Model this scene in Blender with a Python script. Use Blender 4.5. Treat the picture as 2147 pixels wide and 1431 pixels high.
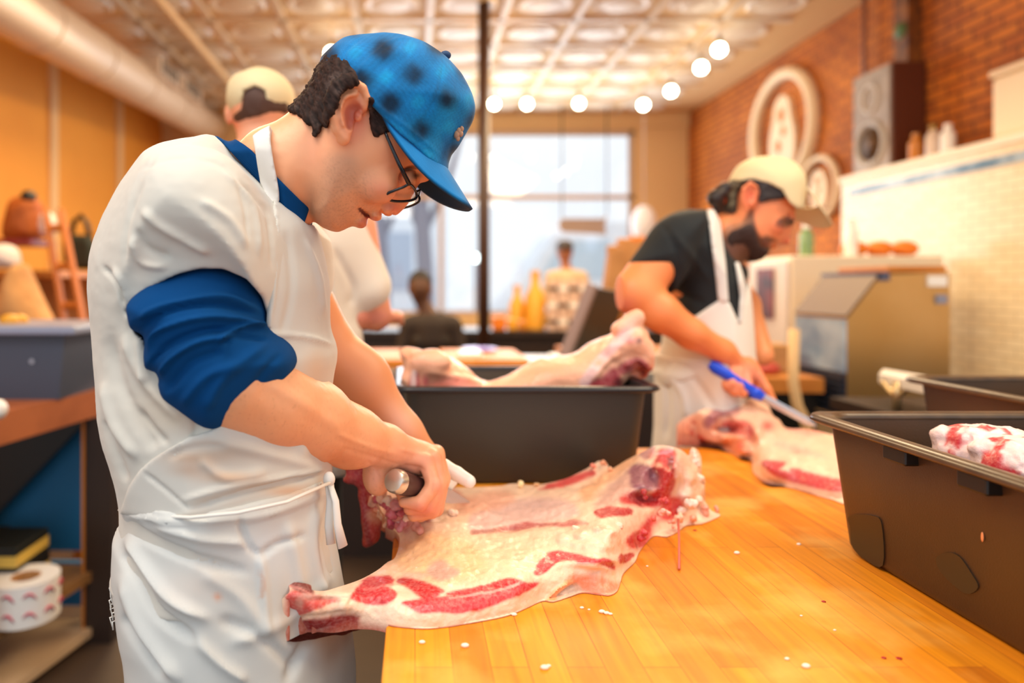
import bpy, bmesh, math, random
import numpy as np
from mathutils import Vector, Matrix, noise as mnoise

for _o in list(bpy.data.objects): bpy.data.objects.remove(_o)
random.seed(4); RNG = np.random.default_rng(7)
S = bpy.context.scene; C = S.collection
PI = math.pi

# ------------------------------------------------------------ camera, sky, light, exposure
F = 1431.33; CX = 870.0; CY = 600.0; CAMZ = 1.34; TABLE = 0.92
cam_d = bpy.data.cameras.new('camera'); cam = bpy.data.objects.new('camera', cam_d); C.objects.link(cam)
cam.location = (0, 0, CAMZ); cam.rotation_euler = (PI/2, 0, 0)
cam_d.lens = 24; cam_d.sensor_width = 36
cam_d.shift_x = (1073.5-CX)/2147; cam_d.shift_y = -(715.5-CY)/2147
cam_d.clip_start = 0.05; cam_d.clip_end = 200
cam_d.dof.use_dof = True; cam_d.dof.focus_distance = 0.93; cam_d.dof.aperture_fstop = 1.6
S.camera = cam
S.view_settings.view_transform = 'Standard'; S.view_settings.look = 'None'
S.view_settings.exposure = 0.1; S.view_settings.gamma = 1.0; S.view_settings.use_curve_mapping = False

W = bpy.data.worlds.new('world'); S.world = W; W.use_nodes = True
bg = W.node_tree.nodes['Background']
bg.inputs[0].default_value = (0.88, 0.94, 1.0, 1); bg.inputs[1].default_value = 1.08

def area(name, loc, rot, sx, sy, power, col):
    l = bpy.data.lights.new(name, 'AREA'); l.shape = 'RECTANGLE'; l.size = sx; l.size_y = sy
    l.energy = power; l.color = col
    o = bpy.data.objects.new(name, l); C.objects.link(o); o.location = loc; o.rotation_euler = rot
    return o
# unseen area lamps added overhead as warm fill, the daylight of the front windows
area('overhead_fill', (-0.9, 0.1, 3.4), (0.25, 0.05, 0), 1.6, 1.2, 60, (1.0, 0.93, 0.84))
area('overhead_fill', (1.8, 1.0, 3.45), (0, 0, 0), 1.2, 1.6, 70, (1.0, 0.80, 0.56))
area('overhead_fill', (-1.6, 4.6, 3.3), (0, -0.35, 0), 0.8, 2.6, 120, (1.0, 0.74, 0.42))
area('overhead_fill', (1.7, 5.2, 3.3), (0, 0.45, 0), 0.8, 3.0, 140, (1.0, 0.76, 0.46))
area('window_light', (1.1, 8.75, 2.2), (-PI/2, 0, 0), 3.4, 2.2, 130, (0.86, 0.93, 1.0))

# ------------------------------------------------------------ small helpers
def lin(c):
    if isinstance(c, str):
        c = c.lstrip('#'); c = tuple(int(c[i:i+2], 16)/255 for i in (0, 2, 4))
    elif max(c) > 1.001: c = tuple(v/255 for v in c[:3])
    return tuple((v/12.92 if v <= .04045 else ((v+.055)/1.055)**2.4) for v in c[:3])
def P(px, py, d):                       # a point of the photograph at depth d
    return np.array(((px-CX)/F*d, d, CAMZ-(py-CY)/F*d))
def PZ(px, py, z):                      # the same at height z
    return P(px, py, (CAMZ-z)*F/(py-CY))

def tag(o, label=None, cat=None, group=None, kind=None):
    if label: o['label'] = label
    if cat: o['category'] = cat
    if group: o['group'] = group
    if kind: o['kind'] = kind
    return o
def thing(name, label, cat, loc=(0, 0, 0), rz=0, group=None):
    o = bpy.data.objects.new(name, None); C.objects.link(o)
    o.location = loc; o.rotation_euler = (0, 0, rz); o.empty_display_size = .05
    return tag(o, label, cat, group)
def adopt(o, parent):                   # parent without moving the world-space mesh
    o.parent = parent; o.matrix_parent_inverse = Matrix.LocRotScale(parent.location, parent.rotation_euler, None).inverted()
    return o
def copy_tree(o, parent=None):
    c = o.copy(); C.objects.link(c)
    if parent: c.parent = parent
    for ch in [x for x in list(C.objects) if x.parent == o]: copy_tree(ch, c)
    return c

# ------------------------------------------------------------ materials
def mat(name, col=None, rough=.6, metal=0, attr=False, bump=None, vary=None, spec=.5, emit=None, alpha=None, sss=0, sheen=0, weave=None, coat=0, trans=0):
    m = bpy.data.materials.new(name); m.use_nodes = True; n = m.node_tree.nodes; l = m.node_tree.links
    b = n['Principled BSDF']
    if col is not None: b.inputs['Base Color'].default_value = (*lin(col), 1)
    b.inputs['Roughness'].default_value = rough; b.inputs['Metallic'].default_value = metal
    b.inputs['Specular IOR Level'].default_value = spec
    if coat: b.inputs['Coat Weight'].default_value = coat; b.inputs['Coat Roughness'].default_value = .15
    if sheen: b.inputs['Sheen Weight'].default_value = sheen
    if trans: b.inputs['Transmission Weight'].default_value = trans
    if sss:
        b.inputs['Subsurface Weight'].default_value = sss; b.inputs['Subsurface Radius'].default_value = (.012, .004, .002)
        b.inputs['Subsurface Scale'].default_value = 1.0
    src = None
    if attr:
        a = n.new('ShaderNodeVertexColor'); a.layer_name = 'Col'; src = a.outputs[0]
    if vary:                            # (scale, amount, other colour)
        tc = n.new('ShaderNodeTexCoord'); nz = n.new('ShaderNodeTexNoise'); nz.inputs['Scale'].default_value = vary[0]; nz.inputs['Detail'].default_value = 4
        l.new(tc.outputs['Object'], nz.inputs['Vector'])
        cr = n.new('ShaderNodeValToRGB'); cr.color_ramp.elements[0].position = .38; cr.color_ramp.elements[1].position = .66
        cr.color_ramp.elements[0].color = (0, 0, 0, 1); cr.color_ramp.elements[1].color = (vary[1],)*3+(1,)
        l.new(nz.outputs['Fac'], cr.inputs[0])
        mx = n.new('ShaderNodeMixRGB'); mx.inputs[2].default_value = (*lin(vary[2]), 1)
        l.new(cr.outputs[0], mx.inputs[0])
        if src: l.new(src, mx.inputs[1])
        else: mx.inputs[1].default_value = (*lin(col), 1)
        src = mx.outputs[0]
    if src: l.new(src, b.inputs['Base Color'])
    if bump or weave:
        tc = n.new('ShaderNodeTexCoord'); prev = None
        for (sc, st, dist, kind) in ([(bump[0], bump[1], bump[2] if len(bump) > 2 else .002, 'n')] if bump else []) + ([(weave[0], weave[1], .001, 'w')] if weave else []):
            if kind == 'n':
                t = n.new('ShaderNodeTexNoise'); t.inputs['Scale'].default_value = sc; t.inputs['Detail'].default_value = 5
            else:
                t = n.new('ShaderNodeTexWave'); t.inputs['Scale'].default_value = sc; t.bands_direction = 'DIAGONAL'
            l.new(tc.outputs['Object'], t.inputs['Vector'])
            bp = n.new('ShaderNodeBump'); bp.inputs['Strength'].default_value = st; bp.inputs['Distance'].default_value = dist
            l.new(t.outputs['Fac'], bp.inputs['Height'])
            if prev: l.new(prev, bp.inputs['Normal'])
            prev = bp.outputs[0]
        l.new(prev, b.inputs['Normal'])
    if emit:
        b.inputs['Emission Color'].default_value = (*lin(emit[0]), 1); b.inputs['Emission Strength'].default_value = emit[1]
    if alpha is not None: b.inputs['Alpha'].default_value = alpha
    return m

# ------------------------------------------------------------ mesh helpers
def obj_from(name, V, Fc, m, parent=None, smooth=True, cols=None):
    me = bpy.data.meshes.new(name); V = np.asarray(V, dtype=np.float32)
    Fc = np.asarray(Fc, dtype=np.int32) if not isinstance(Fc, list) else Fc
    if isinstance(Fc, list): me.from_pydata([tuple(map(float, v)) for v in V], [], [tuple(int(i) for i in f) for f in Fc])
    else:
        n = Fc.shape[1]; me.vertices.add(len(V)); me.vertices.foreach_set('co', V.ravel())
        me.loops.add(Fc.size); me.loops.foreach_set('vertex_index', Fc.ravel())
        me.polygons.add(len(Fc)); me.polygons.foreach_set('loop_start', np.arange(0, Fc.size, n, dtype=np.int32))
        me.update(calc_edges=True)
    me.validate()
    if smooth: me.polygons.foreach_set('use_smooth', np.ones(len(me.polygons), dtype=bool))
    if cols is not None:
        a = me.color_attributes.new('Col', 'FLOAT_COLOR', 'POINT')
        a.data.foreach_set('color', np.concatenate([cols, np.ones((len(cols), 1))], 1).astype(np.float32).ravel())
    if m: me.materials.append(m)
    o = bpy.data.objects.new(name, me); C.objects.link(o)
    if parent: adopt(o, parent)
    return o

class MB:                               # collects plain shapes into ONE mesh
    def __init__(s): s.bm = bmesh.new()
    def _xf(s, vs, M):
        if M is not None: bmesh.ops.transform(s.bm, matrix=M, verts=vs)
    def box(s, lo, hi, bev=0, M=None, seg=2):
        r = bmesh.ops.create_cube(s.bm, size=1); vs = r['verts']
        lo = Vector(lo); hi = Vector(hi); c = (lo+hi)/2; d = hi-lo
        for v in vs: v.co = Vector((v.co.x*d.x, v.co.y*d.y, v.co.z*d.z))+c
        if bev:
            es = list({e for v in vs for e in v.link_edges})
            rr = bmesh.ops.bevel(s.bm, geom=es, offset=bev, segments=seg, affect='EDGES', profile=.5)
            vs = list({v for f in rr['faces'] for v in f.verts} | {v for v in vs if v.is_valid})
        s._xf(vs, M); return s
    def tube(s, pts, r, n=10, cap=True, flat=None):
        pts = [Vector(p) for p in pts]; rs = r if isinstance(r, (list, tuple)) else [r]*len(pts)
        rings = []; up = Vector((0, 0, 1)); prevx = None
        for i, p in enumerate(pts):
            t = (pts[min(i+1, len(pts)-1)]-pts[max(i-1, 0)])
            t = t.normalized() if t.length > 1e-9 else Vector((0, 0, 1))
            if prevx is None:
                a = up if abs(t.dot(up)) < .9 else Vector((1, 0, 0)); x = t.cross(a).normalized()
            else: x = (prevx-t*prevx.dot(t)).normalized()
            y = t.cross(x); prevx = x
            fx, fy = flat or (1, 1)
            rings.append([s.bm.verts.new(p+(x*math.cos(q)*fx+y*math.sin(q)*fy)*rs[i]) for q in (2*PI*k/n for k in range(n))])
        for a, b in zip(rings, rings[1:]):
            for k in range(n): s.bm.faces.new((a[k], a[(k+1) % n], b[(k+1) % n], b[k]))
        if cap:
            s.bm.faces.new(rings[0][::-1]); s.bm.faces.new(rings[-1])
        return s
    def lathe(s, prof, c=(0, 0, 0), n=24, axis='z', M=None):
        c = Vector(c); rings = []; vs = []
        for (r, h) in prof:
            ring = []
            for k in range(n):
                q = 2*PI*k/n
                v = {'z': (r*math.cos(q), r*math.sin(q), h), 'x': (h, r*math.cos(q), r*math.sin(q)), 'y': (r*math.sin(q), h, r*math.cos(q))}[axis]
                ring.append(s.bm.verts.new(Vector(v)+c))
            rings.append(ring); vs += ring
        for a, b in zip(rings, rings[1:]):
            for k in range(n): s.bm.faces.new((a[k], a[(k+1) % n], b[(k+1) % n], b[k]))
        if prof[0][0] > 1e-6: s.bm.faces.new(rings[0][::-1])
        if prof[-1][0] > 1e-6: s.bm.faces.new(rings[-1])
        s._xf(vs, M); return s
    def prism(s, poly, a, b, axis='y'):
        def mk(u, v, w): return {'y': (u, w, v), 'x': (w, u, v), 'z': (u, v, w)}[axis]
        A = [s.bm.verts.new(mk(u, v, a)) for u, v in poly]; B = [s.bm.verts.new(mk(u, v, b)) for u, v in poly]
        n = len(poly); s.bm.faces.new(A); s.bm.faces.new(B[::-1])
        for k in range(n): s.bm.faces.new((A[k], B[k], B[(k+1) % n], A[(k+1) % n]))
        return s
    def ball(s, c, r, n=16):
        rr = bmesh.ops.create_uvsphere(s.bm, u_segments=n, v_segments=n//2+2, radius=1)
        r = (r, r, r) if not isinstance(r, (tuple, list)) else r
        for v in rr['verts']: v.co = Vector((v.co.x*r[0], v.co.y*r[1], v.co.z*r[2]))+Vector(c)
        return s
    def build(s, name, m, parent=None, smooth=False, local=False, clean=True):
        if clean: bmesh.ops.remove_doubles(s.bm, verts=s.bm.verts, dist=1e-6)
        bmesh.ops.recalc_face_normals(s.bm, faces=s.bm.faces)
        me = bpy.data.meshes.new(name); s.bm.to_mesh(me); s.bm.free(); me.materials.append(m)
        if smooth:
            for p in me.polygons: p.use_smooth = True
            if smooth == 'auto': me.set_sharp_from_angle(angle=.6)
        o = bpy.data.objects.new(name, me); C.objects.link(o)
        if parent:
            if local: o.parent = parent
            else: adopt(o, parent)
        return o

# ------------------------------------------------------------ numpy noise
def _hash(i, j, k):
    h = (i.astype(np.int64)*374761393 + j.astype(np.int64)*668265263 + k.astype(np.int64)*2147483647*7 + 1013904223) & 0xffffffff
    h = ((h ^ (h >> 13))*1274126177) & 0xffffffff; h = h ^ (h >> 16)
    return (h & 0xffffff)/float(0xffffff)
def vnoise(p):
    p = np.asarray(p, dtype=np.float64); i = np.floor(p).astype(np.int64); f = p-i; u = f*f*(3-2*f)
    r = 0
    for dx in (0, 1):
        for dy in (0, 1):
            for dz in (0, 1):
                w = (u[:, 0] if dx else 1-u[:, 0])*(u[:, 1] if dy else 1-u[:, 1])*(u[:, 2] if dz else 1-u[:, 2])
                r = r+w*_hash(i[:, 0]+dx, i[:, 1]+dy, i[:, 2]+dz)
    return r*2-1
def fbm(p, sc, oct=3):
    p = np.asarray(p)*sc; r = 0; a = 1
    for o in range(oct): r = r+a*vnoise(p*(2**o)+17.3*o); a *= .5
    return r/1.7

# ------------------------------------------------------------ implicit solids
def cr(poly, sub=4, closed=True):
    p = np.array(poly, float); n = len(p); out = []
    for i in range(n if closed else n-1):
        if closed: a, b, c, d = p[(i-1) % n], p[i], p[(i+1) % n], p[(i+2) % n]
        else: a, b, c, d = p[max(i-1, 0)], p[i], p[i+1], p[min(i+2, n-1)]
        for k in range(sub):
            t = k/sub; out.append(.5*((2*b)+(c-a)*t+(2*a-5*b+4*c-d)*t*t+(3*b-a-3*c+d)*t**3))
    if not closed: out.append(p[-1])
    return np.array(out)
def polysd(x, y, poly):                 # signed distance, POSITIVE inside
    poly = np.asarray(poly, float); n = len(poly); d = np.full(x.shape, 1e18); ins = np.zeros(x.shape, bool)
    for i in range(n):
        a = poly[i]; b = poly[(i+1) % n]; e = b-a; L = e@e+1e-18
        wx = x-a[0]; wy = y-a[1]; t = np.clip((wx*e[0]+wy*e[1])/L, 0, 1)
        d = np.minimum(d, (wx-e[0]*t)**2+(wy-e[1]*t)**2)
        if a[1] != b[1]:
            c = ((a[1] > y) != (b[1] > y)) & (x < (b[0]-a[0])*(y-a[1])/(b[1]-a[1])+a[0]); ins ^= c
    d = np.sqrt(d); return np.where(ins, d, -d)
def linesd(x, y, pts):
    pts = np.asarray(pts, float); d = np.full(x.shape, 1e18); tt = np.zeros(x.shape); n = len(pts)-1
    for i in range(n):
        a = pts[i]; e = pts[i+1]-a; L = e@e+1e-18; wx = x-a[0]; wy = y-a[1]; t = np.clip((wx*e[0]+wy*e[1])/L, 0, 1)
        q = (wx-e[0]*t)**2+(wy-e[1]*t)**2; m = q < d; d = np.where(m, q, d); tt = np.where(m, (i+t)/n, tt)
    return np.sqrt(d), tt
def smin(a, b, k):
    if k <= 0: return np.minimum(a, b)
    h = np.clip(.5+.5*(b-a)/k, 0, 1); return b+(a-b)*h-k*h*(1-h)
def rot_to(R, v): return v@R
def eul(rx, ry, rz): return np.array(Matrix.Rotation(rz, 3, 'Z') @ Matrix.Rotation(ry, 3, 'Y') @ Matrix.Rotation(rx, 3, 'X'))

class Vol:
    def __init__(s, lo, hi, h):
        lo = np.array(lo, float); hi = np.array(hi, float)
        s.ax = [np.arange(lo[i]-2*h, hi[i]+2*h, h).astype(np.float32) for i in range(3)]
        s.h = h; s.f = np.full([len(a) for a in s.ax], .05, np.float32)
    def copy(s):
        v = Vol.__new__(Vol); v.ax = s.ax; v.h = s.h; v.f = s.f.copy(); return v
    def sl(s, lo, hi, pad):
        r = []
        for i in range(3):
            a = np.searchsorted(s.ax[i], lo[i]-pad); b = np.searchsorted(s.ax[i], hi[i]+pad)
            r.append(slice(max(a-1, 0), max(b+1, 1)))
        return tuple(r)
    def grid(s, sl):
        return (s.ax[0][sl[0]][:, None, None], s.ax[1][sl[1]][None, :, None], s.ax[2][sl[2]][None, None, :])
    def ap(s, fn, lo, hi, k, op):
        pad = .05 if op == 'u' else k+s.h*3
        sl = s.sl(lo, hi, pad if op != 'i' else 9)
        if any(q.stop <= q.start for q in sl): return s
        X, Y, Z = s.grid(sl); d = fn(X, Y, Z); g = s.f[sl]
        if d.shape != g.shape: d = np.broadcast_to(d, g.shape)
        if op == 'u': s.f[sl] = smin(g, d, k)
        elif op == 's': s.f[sl] = -smin(-g, d, k)
        elif op == 'i': s.f[sl] = -smin(-g, -d, k)
        return s
    def rc(s, a, b, ra, rb, k=.01, op='u', flat=None):
        a = np.array(a, float); b = np.array(b, float); e = b-a; L = e@e+1e-12
        def fn(X, Y, Z):
            x = X-a[0]; y = Y-a[1]; z = Z-a[2]; t = np.clip((x*e[0]+y*e[1]+z*e[2])/L, 0, 1)
            x = x-e[0]*t; y = y-e[1]*t; z = z-e[2]*t
            if flat is not None:
                n, q = np.array(flat[0], float), flat[1]; n = n/np.linalg.norm(n); w = x*n[0]+y*n[1]+z*n[2]
                dd = np.sqrt(np.maximum(x*x+y*y+z*z-w*w+(w/q)**2, 0)); return (dd-(ra+t*(rb-ra)))*min(q, 1)
            return np.sqrt(x*x+y*y+z*z)-(ra+t*(rb-ra))
        R = max(ra, rb)*(max(1, flat[1]) if flat else 1)
        return s.ap(fn, np.minimum(a, b)-R, np.maximum(a, b)+R, k, op)
    def chain(s, pts, rs, k=.008, op='u', flat=None):
        for i in range(len(pts)-1): s.rc(pts[i], pts[i+1], rs[i], rs[i+1], k, op, flat)
        return s
    def ell(s, c, r, k=.01, op='u', R=None):
        c = np.array(c, float); r = np.array(r, float); R = np.eye(3) if R is None else np.array(R)
        def fn(X, Y, Z):
            x = X-c[0]; y = Y-c[1]; z = Z-c[2]
            u = [(x*R[0, i]+y*R[1, i]+z*R[2, i]) for i in range(3)]
            k0 = np.sqrt(sum((u[i]/r[i])**2 for i in range(3)))+1e-9; k1 = np.sqrt(sum((u[i]/r[i]**2)**2 for i in range(3)))+1e-9
            return k0*(k0-1)/k1
        m = r.max(); return s.ap(fn, c-m, c+m, k, op)
    def inf(s, poly, d0, T, R, k=.01, op='u', sub=4, sx=0, sz=0, x0=None, z0=None, pw=.5, world=False):
        p = cr(poly, sub) if sub > 1 else np.array(poly, float)
        q = p if world else np.stack([(p[:, 0]-CX)/F*d0, CAMZ-(p[:, 1]-CY)/F*d0], 1)
        if not world:       # pull the outline in so that the rounded body, seen in perspective, ends on it
            pv = np.roll(q, 1, 0); nx_ = np.roll(q, -1, 0); e = nx_-pv; nn = np.stack([e[:, 1], -e[:, 0]], 1)/(np.linalg.norm(e, axis=1, keepdims=True)+1e-9)
            if (q[:, 0]*nx_[:, 1]-nx_[:, 0]*q[:, 1]).sum() < 0: nn = -nn
            sl_ = np.stack([q[:, 0], q[:, 1]-CAMZ], 1)/d0; q = q-nn*(np.sqrt(R*R+((sl_*nn).sum(1)*T)**2)-R)[:, None]
        mx = q.min(0); Mx = q.max(0); x0 = q[:, 0].mean() if x0 is None else x0; z0 = q[:, 1].mean() if z0 is None else z0
        def fn(X, Y, Z):
            x2, z2 = np.broadcast_arrays(X[:, 0, :], Z[:, 0, :]); sd = polysd(x2, z2, q)[:, None, :].astype(np.float32)
            y = np.abs(Y-(d0+sx*(X-x0)+sz*(Z-z0)))
            u = np.maximum((R-sd)/R, 0); w = y/T; k0 = np.sqrt(u*u+w*w)+1e-6; k1 = np.sqrt((u/R)**2+(w/T)**2)+1e-6
            return (k0*(k0-1)/k1).astype(np.float32)
        ys = T+abs(sx)*(Mx[0]-mx[0])+abs(sz)*(Mx[1]-mx[1])
        return s.ap(fn, (mx[0], d0-ys, mx[1]), (Mx[0], d0+ys, Mx[1]), k, op)
    def region(s, poly, d0, sub=1, op='i', k=.002, ylo=None, yhi=None):     # trim along an outline seen from the lens; the far half mirrors the near one
        p = cr(poly, sub) if sub > 1 else np.array(poly, float)
        I, J, K = np.nonzero(s.f < .02); y = s.ax[1][J]; ym = np.minimum(y, 2*d0-y)
        px = CX+s.ax[0][I]/ym*F; py = CY-(s.ax[2][K]-CAMZ)/ym*F; m = (px > p[:, 0].min()-30) & (px < p[:, 0].max()+30) & (py > p[:, 1].min()-30) & (py < p[:, 1].max()+30)
        sd = np.full(px.shape, .03); sd[m] = -polysd(px[m].astype(float), py[m].astype(float), p)*ym[m]/F
        if ylo is not None: sd = np.maximum(sd, ylo-y)
        if yhi is not None: sd = np.maximum(sd, y-yhi)
        g = s.f[I, J, K]; s.f[I, J, K] = -smin(-g, -sd, k) if op == 'i' else -smin(-g, sd, k)
        return s
    def mesh(s):
        f = s.f; f[0] = f[-1] = .05; f[:, 0] = f[:, -1] = .05; f[:, :, 0] = f[:, :, -1] = .05
        ins = f < 0; cnt = np.zeros([n-1 for n in f.shape], np.int8)
        for dx in (0, 1):
            for dy in (0, 1):
                for dz in (0, 1): cnt += ins[dx:f.shape[0]-1+dx, dy:f.shape[1]-1+dy, dz:f.shape[2]-1+dz]
        act = (cnt > 0) & (cnt < 8); I, J, K = np.nonzero(act); vid = np.full(act.shape, -1, np.int32); vid[I, J, K] = np.arange(len(I))
        g = {}; co = {}
        for dx in (0, 1):
            for dy in (0, 1):
                for dz in (0, 1):
                    g[dx, dy, dz] = f[I+dx, J+dy, K+dz]; co[dx, dy, dz] = np.stack([s.ax[0][I+dx], s.ax[1][J+dy], s.ax[2][K+dz]], 1)
        acc = np.zeros((len(I), 3)); n = np.zeros(len(I))
        for a in g:
            for ax in range(3):
                if a[ax] == 0:
                    b = list(a); b[ax] = 1; b = tuple(b); fa, fb = g[a], g[b]; m = (fa < 0) != (fb < 0)
                    t = np.where(m, fa/np.where(m, fa-fb, 1), 0)[:, None]
                    acc += np.where(m[:, None], co[a]+(co[b]-co[a])*t, 0); n += m
        V = acc/n[:, None]; Q = []
        for ax in range(3):
            o1, o2 = [(1, 2), (2, 0), (0, 1)][ax]
            sa = [slice(None)]*3; sb = [slice(None)]*3; sa[ax] = slice(0, -1); sb[ax] = slice(1, None)
            A = ins[tuple(sa)]; B = ins[tuple(sb)]; ch = A != B
            i = np.array(np.nonzero(ch)); ok = (i[o1] > 0) & (i[o2] > 0) & (i[o1] < act.shape[o1]) & (i[o2] < act.shape[o2]); i = i[:, ok]
            def c(d1, d2):
                q = i.copy(); q[o1] -= d1; q[o2] -= d2; return vid[q[0], q[1], q[2]]
            q = np.stack([c(1, 1), c(0, 1), c(0, 0), c(1, 0)], 1); fl = ~A[i[0], i[1], i[2]]; q[fl] = q[fl][:, ::-1]; Q.append(q)
        return V, np.concatenate(Q)

def vnorm(V, Q):
    n = np.zeros_like(V); a = np.cross(V[Q[:, 2]]-V[Q[:, 0]], V[Q[:, 3]]-V[Q[:, 1]])
    for i in range(4): np.add.at(n, Q[:, i], a)
    return n/(np.linalg.norm(n, axis=1, keepdims=True)+1e-12)
def relax(V, Q, it=1, w=.5):
    E = np.concatenate([Q[:, [0, 1]], Q[:, [1, 2]], Q[:, [2, 3]], Q[:, [3, 0]]])
    for _ in range(it):
        s = np.zeros_like(V); c = np.zeros(len(V)); np.add.at(s, E[:, 0], V[E[:, 1]]); np.add.at(c, E[:, 0], 1)
        np.add.at(s, E[:, 1], V[E[:, 0]]); np.add.at(c, E[:, 1], 1); V = V*(1-w)+w*s/np.maximum(c, 1)[:, None]
    return V
def px_of(V): return CX+V[:, 0]/V[:, 1]*F, CY-(V[:, 2]-CAMZ)/V[:, 1]*F
def facing(V, N):
    d = np.array([0, 0, CAMZ])-V; d /= np.linalg.norm(d, axis=1, keepdims=True); return (d*N).sum(1)
def folds(V, Q, lines, near=None):      # carve cloth folds: (points, half width px, height m)
    N = vnorm(V, Q); x, y = px_of(V); fc = np.clip(facing(V, N)*2.5, 0, 1)
    if near is not None: fc = fc*(V[:, 1] < near)
    for pts, w, a in lines:
        p = cr(pts, 5, False); lo = p.min(0)-w*3; hi = p.max(0)+w*3; m = np.nonzero((x > lo[0]) & (x < hi[0]) & (y > lo[1]) & (y < hi[1]) & (fc > 0))[0]
        if not len(m): continue
        d, t = linesd(x[m], y[m], p); e = np.clip(np.minimum(t, 1-t)*5+.15, 0, 1)
        V[m] += N[m]*(a*np.exp(-(d/w)**2)*e*fc[m])[:, None]
    return V
def sstep(a, b, x): t = np.clip((x-a)/(b-a), 0, 1); return t*t*(3-2*t)
def paint(V, base, ops, N=None, wob=(0, 1), front=True):
    cols = np.tile(np.array(lin(base)), (len(V), 1)); x, y = px_of(V); fc = np.ones(len(V)) if (N is None or not front) else (facing(V, N) > -.15)*1.
    wv = fbm(V, wob[1])*wob[0] if wob[0] else 0
    for o in ops:
        kind = o[0]; col = np.array(lin(o[2])); soft = o[3]; op = o[4] if len(o) > 4 else 1
        pts = np.array(o[1], float)
        if kind == 'p': lo = pts.min(0)-soft*2-8; hi = pts.max(0)+soft*2+8
        else: lo = pts.min(0)-o[5]*3 if kind == 'l' else pts[:2]-3*pts[2:].max(); hi = pts.max(0)+o[5]*3 if kind == 'l' else pts[:2]+3*pts[2:].max()
        m = np.nonzero((x > lo[0]) & (x < hi[0]) & (y > lo[1]) & (y < hi[1]))[0]
        if not len(m): continue
        w = wv[m] if wob[0] else 0
        if kind == 'p': a = sstep(-soft, soft, polysd(x[m]+w, y[m]+w*.7, cr(pts, 3))+1.5)
        elif kind == 'l': d, t = linesd(x[m]+w*.5, y[m]+w*.5, cr(pts, 4, False)); a = 1-sstep(o[5]*.5, o[5]*.5+soft, d)
        else: a = np.exp(-(((x[m]-pts[0])/pts[2])**2+((y[m]-pts[1])/pts[3])**2)**1.0)
        a = a*op*fc[m]; cols[m] = cols[m]*(1-a[:, None])+col*a[:, None]
    return cols
def solid(name, vol, m, parent=None, base=None, ops=(), fl=(), rel=1, near=None, wob=(0, 1), post=None, nz=None):
    V, Q = vol.mesh(); V = relax(V, Q, rel)
    if nz: V = V+vnorm(V, Q)*(fbm(V, nz[0])*nz[1])[:, None]
    if fl: V = folds(V, Q, fl, near)
    cols = None
    if base is not None: cols = paint(V, base, ops, vnorm(V, Q), wob)
    if post: V, cols = post(V, Q, cols)
    return obj_from(name, V, Q, m, parent, True, cols)
def merge(name, parts, m, parent=None):
    Vs = []; Qs = []; Cs = []; n = 0
    for V, Q, c in parts: Vs.append(V); Qs.append(Q+n); Cs.append(c); n += len(V)
    return obj_from(name, np.concatenate(Vs), np.concatenate(Qs), m, parent, True, np.concatenate(Cs))
def conv(cx, cy, s, ox, oy, pts): return [(ox+x/s, oy+y/s) for x, y in pts]
# ================================================================ THE ROOM
XL, XR, YB, ZC = -3.33, 3.6, 9.0, 3.62
def st(o): o['kind'] = 'structure'; return o
def flat_mat(name, fn):
    m = bpy.data.materials.new(name); m.use_nodes = True; fn(m, m.node_tree.nodes, m.node_tree.links, m.node_tree.nodes['Principled BSDF']); return m
def brick(m, n, l, b):
    tc = n.new('ShaderNodeTexCoord'); mp = n.new('ShaderNodeMapping'); mp.inputs['Rotation'].default_value = (0, 0, 0)
    sx = n.new('ShaderNodeSeparateXYZ'); cb = n.new('ShaderNodeCombineXYZ'); l.new(tc.outputs['Object'], sx.inputs[0])
    l.new(sx.outputs['Y'], cb.inputs['X']); l.new(sx.outputs['Z'], cb.inputs['Y'])
    t = n.new('ShaderNodeTexBrick'); l.new(cb.outputs[0], t.inputs['Vector'])
    t.inputs['Color1'].default_value = (*lin('#e08c34'), 1); t.inputs['Color2'].default_value = (*lin('#c4722c'), 1); t.inputs['Mortar'].default_value = (*lin('#8a5228'), 1)
    t.inputs['Scale'].default_value = 1; t.inputs['Brick Width'].default_value = .22; t.inputs['Row Height'].default_value = .075; t.inputs['Mortar Size'].default_value = .010
    nz = n.new('ShaderNodeTexNoise'); nz.inputs['Scale'].default_value = 1.6; nz.inputs['Detail'].default_value = 6; l.new(tc.outputs['Object'], nz.inputs['Vector'])
    cr_ = n.new('ShaderNodeValToRGB'); cr_.color_ramp.elements[0].position = .35; cr_.color_ramp.elements[1].position = .7
    cr_.color_ramp.elements[0].color = (.62, .5, .45, 1); cr_.color_ramp.elements[1].color = (1.12, 1.05, .95, 1); l.new(nz.outputs['Fac'], cr_.inputs[0])
    mx = n.new('ShaderNodeMixRGB'); mx.blend_type = 'MULTIPLY'; mx.inputs[0].default_value = 1; l.new(t.outputs[0], mx.inputs[1]); l.new(cr_.outputs[0], mx.inputs[2])
    l.new(mx.outputs[0], b.inputs['Base Color']); b.inputs['Roughness'].default_value = .8
    bp = n.new('ShaderNodeBump'); bp.inputs['Strength'].default_value = .6; bp.inputs['Distance'].default_value = .01; bp.invert = True
    l.new(t.outputs['Fac'], bp.inputs['Height']); l.new(bp.outputs[0], b.inputs['Normal'])
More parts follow.
